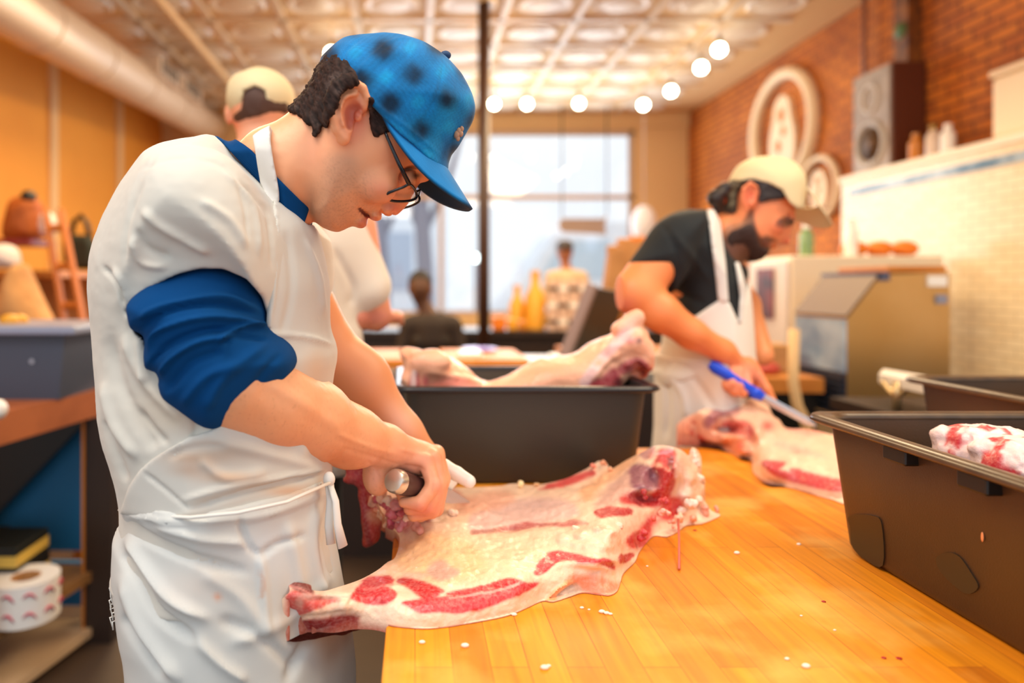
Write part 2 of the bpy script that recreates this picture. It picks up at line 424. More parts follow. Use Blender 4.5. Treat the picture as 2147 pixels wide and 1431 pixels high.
def tiles(m, n, l, b):
    tc = n.new('ShaderNodeTexCoord'); sx = n.new('ShaderNodeSeparateXYZ'); cb = n.new('ShaderNodeCombineXYZ'); l.new(tc.outputs['Object'], sx.inputs[0])
    l.new(sx.outputs['Y'], cb.inputs['X']); l.new(sx.outputs['Z'], cb.inputs['Y'])
    t = n.new('ShaderNodeTexBrick'); l.new(cb.outputs[0], t.inputs['Vector'])
    t.inputs['Color1'].default_value = (*lin('#f0dfbd'), 1); t.inputs['Color2'].default_value = (*lin('#ead4ad'), 1); t.inputs['Mortar'].default_value = (*lin('#c9b592'), 1)
    t.inputs['Scale'].default_value = 1; t.inputs['Brick Width'].default_value = .15; t.inputs['Row Height'].default_value = .05; t.inputs['Mortar Size'].default_value = .004
    l.new(t.outputs[0], b.inputs['Base Color']); b.inputs['Roughness'].default_value = .22
    bp = n.new('ShaderNodeBump'); bp.inputs['Strength'].default_value = .5; bp.inputs['Distance'].default_value = .003; bp.invert = True
    l.new(t.outputs['Fac'], bp.inputs['Height']); l.new(bp.outputs[0], b.inputs['Normal'])
M_brick = flat_mat('brick', brick); M_tile = flat_mat('white_tile', tiles)
M_orange = mat('ochre_plaster', '#e39a36', .75, vary=(1.2, .5, '#d98c2c'))
M_cream = mat('cream_paint', '#e3bd88', .7); M_white = mat('white_paint', '#e6e0d6', .5)
M_tin = mat('pressed_tin', '#e2d6c4', .42, spec=.5, vary=(.9, .6, '#d9ae72')); M_floor = mat('dark_concrete', '#4a3a2e', .5, vary=(2, .5, '#33271f'))
M_black = mat('black_metal', '#15110e', .4); M_dark = mat('dark_brown_wood', '#2a1a12', .5, vary=(6, .4, '#1a0f0a'))
M_steel = mat('stainless_steel', '#b8a078', .32, .85); M_blue = mat('blue_panel', '#0f6a9c', .6)
M_chrome = mat('bright_metal', '#c9c9cc', .25, .9)

st(MB().box((XL-.5, -3, -.1), (XR+.5, YB+.1, 0)).build('floor', M_floor))
st(MB().box((XL-.15, .2, 0), (XL, YB+.2, ZC)).build('wall_left', M_orange))
st(MB().box((XR, .2, 0), (XR+.15, YB+.2, ZC)).build('wall_right', M_brick))
# vertical boards on the left wall
for y in (4.0, 5.05, 6.2, 7.6):
    st(MB().box((XL, y, 0), (XL+.03, y+.12, ZC)).build('trim_1', M_cream))
# ceiling: plain border and pressed tin panels
ce = MB().box((XL-.15, -.6, ZC), (XR+.15, YB+.2, ZC+.12))
st(ce.build('ceiling', M_cream))
mb = MB(); ty = .2; T = .62
while ty < 8.4:
    tx = -3.0
    while tx < 2.75:
        z = ZC
        mb.box((tx, ty, z-.03), (tx+T, ty+.05, z)); mb.box((tx, ty, z-.03), (tx+.05, ty+T, z))
        mb.lathe([(.02, -.035), (.11, -.03), (.16, -.018), (.21, -.03), (.235, 0)], (tx+T/2+.02, ty+T/2+.02, z), 16)
        tx += T
    ty += T
tin = mb.build('ceiling_tin_panels', M_tin, None, clean=False); st(tin); tin.name = 'trim_2'
# back wall with the shop window
wx0, wx1, wz0, wz1 = -.95, 2.9, .95, 3.4
mb = MB()
mb.box((XL, YB, 0), (wx0, YB+.2, ZC)); mb.box((wx1, YB, 0), (XR, YB+.2, ZC)); mb.box((wx0, YB, wz1), (wx1, YB+.2, ZC)); mb.box((wx0, YB, 0), (wx1, YB+.2, wz0))
st(mb.build('wall_back', M_cream))
w1 = thing('window_1', 'wide shop window with a transom bar in the cream back wall', 'window', (1, YB, wz0)); w1['kind'] = 'structure'
M_frame = mat('window_frame_paint', '#c9a98a', .5)
mb = MB()
for (a, b_) in (((wx0, wz1-.06), (wx1, wz1)), ((wx0, wz0), (wx1, wz0+.06)), ((wx0, 2.49), (wx1, 2.55)), ((wx0, wz0), (wx0+.06, wz1)), ((wx1-.06, wz0), (wx1, wz1)), ((.32, wz0), (.37, 2.5))):
    mb.box((a[0], YB+.02, a[1]), (b_[0], YB+.10, b_[1]))
mb.build('window_frame', M_frame, w1)
M_glass = bpy.data.materials.new('window_glass'); M_glass.use_nodes = True
_n = M_glass.node_tree.nodes; _n.clear(); _o = _n.new('ShaderNodeOutputMaterial'); _t = _n.new('ShaderNodeBsdfTransparent'); _g = _n.new('ShaderNodeBsdfGlossy'); _m = _n.new('ShaderNodeMixShader')
_g.inputs['Roughness'].default_value = .02; _m.inputs[0].default_value = .05
M_glass.node_tree.links.new(_t.outputs[0], _m.inputs[1]); M_glass.node_tree.links.new(_g.outputs[0], _m.inputs[2]); M_glass.node_tree.links.new(_m.outputs[0], _o.inputs[0])
for (a, b_) in (((wx0, 2.52), (wx1, wz1)), ((wx0, wz0), (.34, 2.5)), ((.35, wz0), (wx1, 2.5))):
    MB().box((a[0]+.03, YB+.055, a[1]+.03), (b_[0]-.03, YB+.06, b_[1]-.03)).build('glass_pane', M_glass, w1)
st(MB().box((XL, YB-.05, 3.44), (XR, YB, ZC)).build('trim_3', M_cream))

# tiled lower wall on the right, its ledge and blue band
TX, TY1, LZ = 3.3, 5.28, 2.18
st(MB().box((TX, .4, 0), (XR, TY1, LZ-.04)).build('wall_right_lower', M_tile))
st(MB().box((TX-.015, .4, LZ-.05), (XR, TY1+.02, LZ), .01).build('trim_4', mat('cream_ledge', '#f1e3c9', .4)))
st(MB().box((TX-.006, .4, 2.02), (TX+.01, TY1-.1, 2.075)).build('trim_5', mat('blue_tile_band', '#4c6a80', .25, vary=(5, 1, '#b8c6cf'))))

# support post
t = thing('support_post', 'dark slender steel post from floor to ceiling in front of the window', 'post', (.55, 5.45, 0))
MB().tube([(.55, 5.45, 0), (.55, 5.45, ZC)], .047, 16).build('post_shaft', mat('post_paint', '#3a1f10', .5), t, True)
MB().box((.45, 5.35, 0), (.65, 5.55, .02)).build('base_plate', M_black, t)

# ventilation duct under the ceiling, left
t = thing('ventilation_duct', 'long round grey ventilation duct running along the left wall', 'duct', (-2.5, 4.5, 3.2))
M_duct = mat('galvanised_duct', '#d6bfa6', .45, .15)
d0, d1 = P(-30, -20, 3.9), P(432, 262, 8.6)
dd = Vector(d1-d0)
MB().tube([Vector(d0)-dd*.25, d0, Vector(d0)+dd*.5, d1, Vector(d1)+dd*.05], .19, 28).build('pipe', M_duct, t, 'auto')
for q in (.12, .3, .5, .7, .88):
    p = Vector(d0)+dd*q; MB().tube([p-dd.normalized()*.02, p+dd.normalized()*.02], .2, 28).build('joint_ring', M_duct, t, 'auto')
for q, z in ((.52, .10), (.68, .1)):
    p = Vector(d0)+dd*q; g = MB().box((p.x+.05, p.y-.25, p.z+.04), (p.x+.27, p.y+.3, p.z+.2), .01).build('air_outlet', M_duct, t)
    mb = MB()
    for k in range(5): mb.box((p.x+.265, p.y-.2+k*.09, p.z+.06), (p.x+.275, p.y-.15+k*.09, p.z+.18))
    mb.build('outlet_grille', M_black, g)
# thin conduit pipes on the ceiling
for x0, nm in ((-1.9, 'thin pale conduit crossing the ceiling beside the round duct'),):
    tag(MB().tube([(x0, 2.2, 3.52), (x0-.1, 8.8, 3.52)], .03, 10).build('conduit_pipe', M_cream, None, True), nm, 'pipe')

# lamps
M_bulb = mat('lit_bulb', '#ffffff', .3, emit=('#fff6d8', 26)); M_brass = mat('brass_socket', '#8a6a35', .35, .8)
lab = ['globe bulb on the ceiling just above the blue cap', 'globe bulb touching the right side of the dark support post', 'second globe bulb right of the support post', 'globe bulb over the middle of the shop window',
       'globe bulb over the right corner of the shop window', 'lowest globe bulb of the diagonal row near the brick wall', 'middle globe bulb of the diagonal row near the brick wall', 'uppermost globe bulb of the diagonal row near the brick wall']
for (x, y, d), lb in zip([(695, 112, 5.86), (1036, 218, 7.5), (1105, 218, 7.5), (1214, 217, 7.5), (1349, 220, 7.45), (1407, 191, 6.95), (1470, 142, 6.25), (1508, 104, 5.77)], lab):
    p = P(x, y, d); t = thing('pendant_lamp', lb, 'lamp', p, 0, 'globe bulbs hanging from the ceiling')
    MB().ball(p, .05, 20).build('bulb', M_bulb, t, True)
    MB().tube([p+np.array((0, 0, .045)), p+np.array((0, 0, .11))], .02, 12).build('socket', M_brass, t, True)
    MB().tube([p+np.array((0, 0, .11)), (p[0], p[1], ZC)], .006, 6).build('cord', M_cream, t)

# things on the brick wall
M_sign = mat('cream_sign', '#f3dcb8', .6); M_sign2 = mat('sign_detail', '#d98a4a', .6)
def ring_pts(c, ry, rz, n=40): return [(c[0], c[1]+ry*math.cos(2*PI*k/n), c[2]+rz*math.sin(2*PI*k/n)) for k in range(n+1)]
def wreath(cy, cz, r, label, inner):
    t = thing('round_wall_sign', label, 'sign', (XR-.03, cy, cz))
    MB().tube(ring_pts((XR-.04, cy, cz), r, r), r*.11, 10, cap=False).build('sign_ring', M_sign, t, True)
    poly = cr(inner, 4); f = MB().prism([(cy+a*r, cz+b*r) for a, b in poly], XR-.05, XR-.005, 'x').build('sign_figure', M_sign, t)
    mb = MB()
    for a, b, q in ((0, .25, .10), (-.08, -.05, .07), (.1, -.3, .09)): mb.ball((XR-.055, cy+a*r, cz+b*r), (.012, q*r, q*r*1.3), 12)
    mb.build('figure_relief', M_sign2, f, True)
    return t
wreath(6.62, 2.86, .53, 'large round cream emblem mounted on the brick wall', [(-.32, -.7), (-.42, -.2), (-.3, .2), (-.22, .5), (0, .62), (.22, .5), (.3, .2), (.42, -.2), (.32, -.7)])
wreath(6.02, 2.2, .27, 'small round cream emblem on the brick wall beside the cream cap', [(-.3, -.6), (-.45, 0), (-.25, .5), (.1, .6), (.4, .3), (.35, -.5)])
t = thing('loudspeaker', 'tall brown loudspeaker with a grey front standing on the tiled ledge', 'speaker', (3.45, 5.0, LZ))
MB().box((3.35, 4.79, LZ), (3.59, 5.2, 2.92), .008).build('cabinet', mat('speaker_wood', '#5a2a14', .5), t)
f = MB().box((3.335, 4.8, LZ+.01), (3.352, 5.19, 2.91)).build('front_baffle', mat('grey_baffle', '#a89684', .5, vary=(9, .5, '#857668')), t)
MB().tube(ring_pts((3.335, 5.0, LZ+.2), .145, .155), .022, 8, cap=False).build('woofer_ring', mat('woofer_rim', '#b5aca2', .4), f, True)
MB().lathe([(.12, 0), (.05, .03), (.001, .02)], (3.332, 5.0, LZ+.2), 24, 'x').build('woofer_cone', mat('cone', '#6a4a2a', .6), f, True)
MB().tube(ring_pts((3.335, 5.0, LZ+.53), .08, .1), .016, 8, cap=False).build('tweeter_ring', mat('tweeter_rim', '#c9c0b4', .4), f, True)
t = thing('wall_conduit', 'dark vertical conduit on the brick wall above the loudspeaker', 'pipe', (3.55, 5.1, 3))
MB().box((3.5, 4.85, 2.93), (3.59, 4.99, ZC)).build('channel', mat('conduit_brown', '#5b3216', .6, vary=(8, .7, '#a8671f')), t)
MB().tube([(3.52, 5.35, 2.6), (3.52, 5.35, ZC)], .02, 8).build('pipe', mat('conduit_mauve', '#9a6a58', .5), t, True)
MB().ball((3.5, 4.92, 3.18), (.03, .06, .06), 10).build('green_box', mat('green_fitting', '#4a6a3a', .5), t)
t = thing('storage_box', 'cream rounded box on the tiled ledge at the right picture edge', 'box', (3.45, 3.75, LZ))
MB().box((3.33, 3.4, LZ), (3.58, 3.95, LZ+.36), .03).build('box_body', M_sign, t); MB().box((3.32, 3.39, LZ+.36), (3.585, 3.96, LZ+.4), .015).build('box_lid', M_sign, t)
def jar(loc, r, h, m1, m2, label, nm='jar', group=None):
    t = thing(nm, label, nm, loc, 0, group)
    MB().lathe([(r*.9, 0), (r, .01), (r, h*.68), (r*.55, h*.82), (r*.5, h*.86)], loc, 18).build('jar_body', m1, t, 'auto')
    MB().lathe([(r*.56, h*.85), (r*.56, h), (.001, h)], loc, 18).build('jar_lid', m2, t, 'auto')
    return t
M_amber = mat('amber_glass', '#c9802a', .2); M_wlid = mat('white_lid', '#f4f1ec', .4); M_mauve = mat('pale_glass', '#d9c3b2', .3)
jar((3.42, 4.66, LZ), .045, .2, M_amber, M_amber, 'amber jar on the tiled ledge next to the loudspeaker')
jar((3.42, 4.50, LZ), .045, .22, M_mauve, M_brass, 'pale jar on the tiled ledge between the amber and the white jar')
jar((3.42, 4.38, LZ), .04, .2, M_wlid, M_wlid, 'white jar on the tiled ledge, furthest from the loudspeaker')

# ================================================================ OUTSIDE
M_pave = mat('pavement', '#c9ccd2', .8); M_fac = mat('pale_facade', '#f4f7fc', .8, vary=(.5, .7, '#ffffff'))
st(MB().box((-14, YB+.2, -.12), (18, 40, -.02)).build('ground_outside', M_pave))
t = thing('building', 'pale building across the street seen through the shop window', 'building', (2, 30, 0))
MB().box((-12, 26, 0), (1.2, 34, 9)).build('wall', M_fac, t); 
M_fw = mat('far_window', '#b9c4d6', .2)
for k in range(5):
    for j in range(2): MB().box((-10+k*2.2, 25.9, 1.2+j*3.4), (-8.9+k*2.2, 26.0, 3.4+j*3.4)).build('window', M_fw, t)
M_van = mat('white_van_paint', '#f5f7fa', .3)
t = thing('van', 'white van parked outside behind the shop window', 'car', (4, 16, 0))
MB().prism([(1.6, .45), (2.2, 1.2), (3.1, 2.5), (3.5, 2.75), (9, 2.75), (9, .45)], 15, 17.2, 'y').build('van_body', M_van, t)
MB().prism([(2.7, 1.5), (3.25, 2.35), (4.3, 2.35), (4.3, 1.5)], 14.98, 17.22, 'y').build('side_window', mat('van_glass', '#c9dbe6', .1), t)
for x in (3.3, 7.6): MB().lathe([(.36, -.12), (.38, .12)], (x, 15.05, .36), 20, 'y').build('wheel', M_black, t)
M_bark = mat('grey_bark', '#8a8798', .9)
for x, y, lb in ((.15, 13, 'grey tree trunk outside the window just left of the support post'), (-.75, 15, 'grey tree trunk outside the window beside the face of the man in the blue cap')):
    t = thing('street_tree', lb, 'tree', (x, y, 0), 0, 'street trees outside')
    MB().tube([(x, y, -.02), (x+.05, y, 1.5), (x-.04, y, 3), (x+.1, y, 5)], [.22, .17, .15, .1], 10).build('trunk', M_bark, t, True)
    for s in (-1, 1): MB().tube([(x, y, 2.3), (x+s*.5, y, 3.4), (x+s*.9, y, 4.8)], [.08, .06, .03], 8).build('branch', M_bark, t, True)
t = thing('car_headlight', 'bright round headlight outside, low beside the post', 'lamp', (1.05, 12, 0))  # a headlight's bright glow, modelled as a globe on a pole
MB().tube([(1.07, 12, -.02), (1.07, 12, 1.8)], .03, 8).build('added_pole', M_bark, t); MB().ball(P(998, 541, 12), .07).build('headlight_glow', mat('headlight_white', '#ffffff', .3, emit=('#e8ffff', 8)), t, True)
# ================================================================ BACKGROUND FURNITURE AND GOODS
M_wood = mat('counter_wood', '#c97f33', .5, vary=(5, .6, '#a8611f')); M_kraft = mat('kraft_paper', '#c8935a', .8, vary=(7, .6, '#a87440'))
# window counter and bar
t = thing('window_counter', 'long dark wooden counter in front of the shop window', 'counter', (1, 6.7, 0))
MB().box((-1.2, 6.3, .0), (3.4, 6.9, .88)).build('counter_body', M_dark, t); MB().box((-1.25, 6.25, .88), (3.45, 6.95, .93)).build('counter_top', M_dark, t)
# serving counter in the middle ground
t = thing('serving_counter', 'steel edged serving counter behind the meat tubs', 'counter', (.8, 3.8, 0))
MB().box((-.5, 3.38, 0), (1.44, 4.1, .86)).build('counter_body', M_dark, t); MB().box((-.55, 3.35, .86), (1.47, 4.15, .925), .006).build('steel_top', mat('dull_steel', '#a79c90', .35, .6), t)
for x0, x1, lb in ((758, 850, 'amber wooden board on the serving counter left of the pink carcass end'), (925, 1096, 'amber wooden board on the serving counter behind the black tub of meat')):
    a = P(x0, 750, 3.7); b = P(x1, 750, 3.7)
    tag(MB().box((a[0], 3.45, .925), (b[0], 4.05, .97), .01).build('wooden_board', mat('amber_board', '#e08a1c', .5, vary=(9, .5, '#c06a10'))), lb, 'board', 'wooden boards on the serving counter')
tag(MB().box((.78, 3.5, .925), (1.0, 4.0, .95), .01).build('paper_tray', M_wlid), 'white tray on the serving counter beside the black display screen', 'tray')
tag(MB().lathe([(.05, 0), (.10, .012), (.1, .018)], (.37, 3.9, .97), 20).build('purple_light_disc', mat('purple_light_tone', '#9a7ae0', .3), None, 'auto'), 'violet disc in place of a purple light on the amber board behind the tub', 'light_spot')  # coloured disc added in place of a spot of purple light
tag(MB().box((.24, 3.6, .97), (.36, 3.85, .985), .004).build('paper_sheet', M_wlid), 'white paper on the amber board beside the violet disc', 'paper')
# black framed screen seen at a slant
t = thing('display_screen', 'black framed leaning screen on the serving counter behind the second butcher', 'screen', (1.05, 3.2, .925))
a, b, c, d = P(1180, 742, 3.42), P(1236, 598, 3.42), P(1300, 596, 3.9), P(1275, 742, 3.9)
e1 = Vector(b-a); e2 = Vector(d-a); nn = e1.cross(e2).normalized()
def slab(name, m, par, u0, u1, v0, v1, w0, w1):
    mb = MB(); vs = []
    for w in (w0, w1):
        for (u, v) in ((u0, v0), (u1, v0), (u1, v1), (u0, v1)): vs.append(Vector(a)+e2*u+e1*v+nn*w)
    bv = [mb.bm.verts.new(v) for v in vs]
    for f in ((0, 1, 2, 3), (7, 6, 5, 4), (0, 4, 5, 1), (1, 5, 6, 2), (2, 6, 7, 3), (3, 7, 4, 0)): mb.bm.faces.new([bv[i] for i in f])
    return mb.build(name, m, par)
slab('screen_frame', M_black, t, 0, 1.15, 0, 1, -.04, 0)
slab('screen_edge', mat('mauve_edge', '#a08a86', .4), t, -.06, .0, -.02, 1.03, -.045, .005)
slab('screen_reflection', M_wood, t, .72, 1.12, .06, .88, -.002, .006); slab('screen_reflection', M_wood, t, .72, 1.12, .06, .88, -.046, -.038)  # orange reflection inside the frame, put in as wood-coloured faces
# goods on the window counter
cz = .93
def bottle(px, d, w, h, m1, label, group=None, nm='bottle'):
    p = P(px, 690, d); loc = (p[0], d, cz); t = thing(nm, label, 'bottle', loc, 0, group)
    MB().lathe([(w, 0), (w, h*.55), (w*.45, h*.75), (w*.4, h*.93)], loc, 16).build('bottle_body', m1, t, 'auto'); MB().lathe([(w*.45, h*.92), (w*.45, h), (.001, h)], loc, 16).build('bottle_cap', m1, t, 'auto')
M_yel = mat('golden_packaging', '#e0a030', .4); M_ora = mat('orange_packaging', '#e07a18', .5)
bottle(1122, 6.6, .10, .56, M_yel, 'tall golden bottle on the window counter, the taller of two')
bottle(1084, 6.72, .08, .42, M_yel, 'shorter golden bottle on the window counter left of the tall one')
for i in range(4):
    for j in range(3):
        x = P(1158+i*22, 690, 6.4)[0]; z = cz+j*.155; loc = (x, 6.4, z)
        row = ('bottom', 'middle', 'top')[j]; pos = ('leftmost', 'second from left', 'third from left', 'rightmost')[i]
        t = thing('tin_can', f'{pos} pale tin in the {row} row of the stack on the window counter', 'can', loc, 0, 'stacked pale tins')
        MB().lathe([(.046, 0), (.048, .01), (.048, .14), (.046, .15)], loc, 14).build('can_body', mat('can_pink', '#d9b8a6', .4) if i == j == 0 else bpy.data.materials['can_pink'], t, 'auto')
        MB().lathe([(.049, .06), (.049, .1)], loc, 14).build('can_label', M_wlid if (i+j) % 2 else M_dark, t, 'auto')
for k, (px, w) in enumerate(((1046, .06), (1074, .045), (1096, .035))):
    p = P(px, 690, 6.4); tag(MB().box((p[0]-w, 6.36, cz), (p[0]+w, 6.48, cz+.13-.02*k), .015).build('snack_pack', (M_ora, M_yel, M_amber)[k]), ('wide orange packet on the window counter beside the post', 'middle yellow packet on the window counter', 'smallest amber packet beside the golden bottles')[k], 'packet', 'packets on the window counter')
# paper bags stacked behind the second butcher
for k, (x0, x1, y0, sl) in enumerate(((1262, 1290, 520, 8), (1284, 1318, 505, 10), (1310, 1345, 500, 6))):
    d = 4.4+k*.12; a = P(x0, 690, d); b = P(x1, 690, d); z1 = CAMZ-(y0-CY)/F*d
    t = thing('paper_bag', ('leftmost', 'middle', 'rightmost')[k]+' tall brown paper bag behind the shoulder of the second butcher', 'bag', (a[0], d, .925), 0, 'tall paper bags')
    tag(t, group='tall paper bags')
    MB().prism([(a[0]-.03, .925), (b[0]+.02, .925), (b[0]+.06, z1-.03), (b[0]+.02, z1), (a[0]+.06, z1-.02)], d, d+.1).build('bag_body', M_kraft, t)
    MB().box((a[0]+.05, d+.01, z1-.03), (b[0]+.03, d+.09, z1+.02), .01).build('bag_fold', M_ora if k == 2 else M_kraft, t)
t = thing('side_counter', 'wooden counter carrying the tall paper bags', 'counter', (1.6, 4.5, 0))
MB().box((1.0, 4.3, 0), (2.1, 4.75, .87)).build('counter_body', M_dark, t); MB().box((.98, 4.28, .87), (2.15, 4.78, .925)).build('counter_top', M_wood, t)
# hanging sign in the window
t = thing('hanging_sign', 'grey brown arrow shaped board hanging in the shop window', 'sign', (2.2, 8.6, 2.1))
q = [P(x, y, 8.6) for x, y in ((1168, 473), (1178, 458), (1264, 458), (1272, 450), (1268, 470), (1270, 492), (1180, 487))]
MB().prism([(p[0], p[2]) for p in q], 8.58, 8.62).build('sign_board', mat('sign_grey', '#a58d80', .6), t)
for p in (q[1], q[3]): MB().tube([p, (p[0], p[1], ZC)], .008, 6).build('hanging_wire', M_black, t)
# pale bluish-white blob right of the window, hung on an added cord
tag(MB().ball(P(1350, 470, 7.9), (.14, .14, .22), 20).tube([P(1350, 440, 7.9), (P(1350, 440, 7.9)[0], 7.9, ZC)], .003, 6).build('pale_blob', mat('blob_paint', '#e2e0ea', .6), None, True), 'pale hanging shape for a bluish-white blob at the right edge of the shop window', 'lamp')

# white cabinet, ice machine and their goods on the right
t = thing('white_cabinet', 'tall cream cabinet behind the cap of the second butcher', 'cabinet', (2.5, 4.2, 0))
MB().box((2.21, 4.0, 0), (3.1, 4.5, 1.52), .01).build('cabinet_body', mat('cabinet_cream', '#efe0c6', .4), t)
MB().box((2.19, 4.02, .05), (2.212, 4.48, 1.49), .004).build('cabinet_door', mat('cabinet_grey', '#d3c9c0', .4), t)
po = tag(MB().box((2.18, 4.16, 1.14), (2.188, 4.36, 1.45)).build('poster', mat('poster_maroon', '#8a3f3c', .5, vary=(9, 1, '#2f2230'))), 'small maroon poster on the side of the cream cabinet', 'poster')
for k in range(3):
    tag(MB().ball((2.70+k*.155, 4.2, 1.57), (.075, .08, .05), 12).build('orange_fruit', M_ora, None, True), ('leftmost', 'middle', 'rightmost')[k]+' orange fruit on top of the cream cabinet', 'fruit', 'fruit on the cabinet')
bottle_loc = (2.38, 4.15, 1.52)
jar(bottle_loc, .04, .2, mat('green_bottle_glass', '#7a9a6a', .2), M_wlid, 'green bottle on top of the cream cabinet near the nose of the butcher', 'bottle')
jar((2.62, 3.9+.2, 1.52), .035, .22, M_wlid, M_wlid, 'clear white bottle on top of the cream cabinet', 'bottle')
t = thing('prep_counter', 'low wooden topped counter with fruit behind the second butcher', 'counter', (2.0, 3.5, 0))
MB().box((1.55, 3.3, 0), (1.94, 3.95, .83)).build('counter_body', M_black, t); MB().box((1.52, 3.27, .83), (1.96, 3.98, .9)).build('counter_top', M_wood, t)
bt = thing('banana_bunch', 'bunch of yellow bananas on the wooden counter beside the white apron', 'fruit', (1.75, 3.5, .9))
M_ban = mat('banana', '#e8b84a', .5)
for k in range(4):
    q = [(1.68+.03*k+.05*math.sin(s*1.2), 3.45+.03*k, .93+.13*s-.05*s*s) for s in (0, .5, 1, 1.5)]
    MB().tube(q, [.012, .022, .022, .01], 8).build('banana', M_ban, bt, True)
MB().tube([(1.74, 3.5, 1.0), (1.74, 3.5, 1.05)], .015, 8).build('stem', M_black, bt)
tag(MB().box((1.82, 3.5, .9), (1.94, 3.65, 1.04), .01).build('cardboard_box', M_kraft), 'small tan carton on the wooden counter right of the bananas', 'box')
tag(MB().ball((1.76, 3.42, .93), (.07, .05, .035), 12).build('red_apple', mat('red_fruit', '#c05040', .4), None, True), 'red fruit lying under the bananas', 'fruit')

t = thing('ice_machine', 'stainless ice machine with a sloping lid and black louvred front', 'machine', (2.25, 3.4, .76))
a = {k: P(x, y, 3.2) for k, (x, y) in dict(a=(1775, 665), b=(1845, 575), c=(1992, 570), d=(1992, 868), e=(1775, 868)).items()}
MB().prism([(a[k][0], a[k][2]) for k in 'abcde'], 3.2, 3.62).build('machine_body', mat('gold_reflection_steel', '#c39b62', .28, .75, vary=(2, .5, '#d9b98a')), t)  # gold tone puts the warm reflection into the stainless colour
va = Vector((a['a'][0], 0, a['a'][2])); vb = Vector((a['b'][0], 0, a['b'][2])); nn_ = Vector((-(vb-va).z, 0, (vb-va).x)).normalized()*.012
MB().prism([(va.x, va.z), (vb.x, vb.z), (vb.x+nn_.x, vb.z+nn_.z), (va.x+nn_.x, va.z+nn_.z)], 3.19, 3.63).build('sloping_lid', mat('lid_brown', '#6a5038', .55), t)
MB().box((a['b'][0]-.02, 3.19, a['b'][2]-.03), (a['b'][0]+.04, 3.63, a['b'][2]+.012)).build('lid_hinge', mat('hinge_blue', '#4b506a', .3), t)
xa = a['a'][0]; zt = a['a'][2]
MB().box((xa-.008, 3.2, zt-.26), (xa, 3.62, zt-.01)).build('blue_reflection', mat('reflection_blue', '#7e9cc0', .15, .1, vary=(5, .8, '#bcd3ea')), t)  # blue reflection on the front, put in as a thin coloured panel
lv = MB()
for k in range(9): lv.box((xa-.02, 3.21, zt-.29-k*.025), (xa, 3.61, zt-.277-k*.025))
lv.box((xa-.006, 3.2, a['e'][2]), (xa, 3.62, zt-.26)); lv.build('louvre_panel', mat('louvre', '#2c3242', .35), t)
MB().box((a['b'][0]+.05, 3.22, a['c'][2]), (a['c'][0], 3.6, a['c'][2]+.03), .004).build('top_cap', M_wood, t)
MB().box((a['c'][0]-.11, 3.19, 1.34), (a['c'][0]-.02, 3.2, 1.39)).build('sticker', M_wlid, t, ); MB().box((a['c'][0]-.07, 3.19, 1.26), (a['c'][0]-.02, 3.2, 1.3)).build('sticker', mat('blue_sticker', '#8a90a8', .5), t)
for x in (2.04, 2.45):
    for y in (3.25, 3.57): MB().tube([(x, y, 0), (x, y, a['e'][2])], .02, 8).build('leg', M_black, t)
t = thing('white_pipe', 'curved white drain pipe standing in front of the ice machine', 'pipe', (1.9, 3.1, 0))
MB().tube([P(1665, 690, 3.0), P(1663, 800, 3.0), P(1672, 850, 3.0), P(1690, 885, 3.0), P(1700, 960, 3.0), (P(1702, 960, 3.0)[0], 3.0, 0)], .022, 12).build('pipe_tube', M_cream, t, True)
# white board on a bracket
t = thing('white_shelf_board', 'white board on a bracket left of the back tub', 'shelf', (1.75, 2.4, 1))
a_ = P(1842, 776, 2.3); b_ = P(1972, 800, 2.0)
MB().prism([(a_[0], a_[1]), (b_[0], b_[1]), (b_[0]+.15, b_[1]+.12), (a_[0]+.12, a_[1]+.15)], 1.015, 1.045, 'z').build('board', M_white, t)
MB().tube([P(1880, 800, 2.2), (P(1880, 880, 2.2)[0], 2.2, .94)], .014, 10).build('bracket_post', M_steel, t, True); MB().tube([P(1850, 800, 2.25), P(1880, 835, 2.2), P(1915, 800, 2.15)], .01, 8).build('bracket_arm', M_steel, t, True)
t = thing('back_counter', 'dark counter along the tiled wall beneath the white board', 'counter', (2.4, 2.2, 0))
MB().box((1.52, 2.0, 0), (3.28, 2.45, .9)).build('counter_body', M_black, t); MB().box((1.5, 1.98, .9), (3.29, 2.47, .94)).build('counter_top', M_dark, t)
tag(t, None)

# ================================================================ LEFT WORKBENCH
M_bwood = mat('bench_butcher_block', '#b4673a', .5, vary=(3.5, .8, '#8a4a2a'))
t = thing('workbench', 'tall workbench with a thick brown wooden top and open shelves at the left', 'bench', (-1.7, 2.5, 0))
MB().prism([(-1.31, 1.9), (-1.17, 2.75), (-2.6, 2.95), (-2.75, 2.1)], .85, .95, 'z').build('bench_top', M_bwood, t)
for x, y in ((-1.195, 2.6), (-1.35, 1.98), (-2.5, 2.75), (-2.6, 2.15)):
    MB().box((x-.055, y-.04, 0), (x+.055, y+.04, .85)).build('leg', M_dark, t)
MB().box((-1.245, 2.55, .02), (-1.238, 2.56, .84)).build('leg_edge', M_wood, t)
MB().prism([(-1.33, 2.0), (-1.2, 2.62), (-2.55, 2.72), (-2.6, 2.12)], .235, .27, 'z').build('shelf', mat('shelf_wood', '#8a6238', .5), t)
MB().prism([(-1.33, 2.0), (-1.2, 2.62), (-2.55, 2.72), (-2.6, 2.12)], .03, .06, 'z').build('shelf', mat('pale_shelf', '#c9ab88', .6), t)
MB().box((-2.6, 2.74, .28), (-1.22, 2.76, .84)).build('back_panel', M_blue, t); MB().box((-2.6, 2.74, .06), (-1.22, 2.76, .235)).build('back_panel', M_blue, t)
q = [P(x, y, 2.68) for x, y in ((-60, 880), (192, 872), (-60, 1135))]
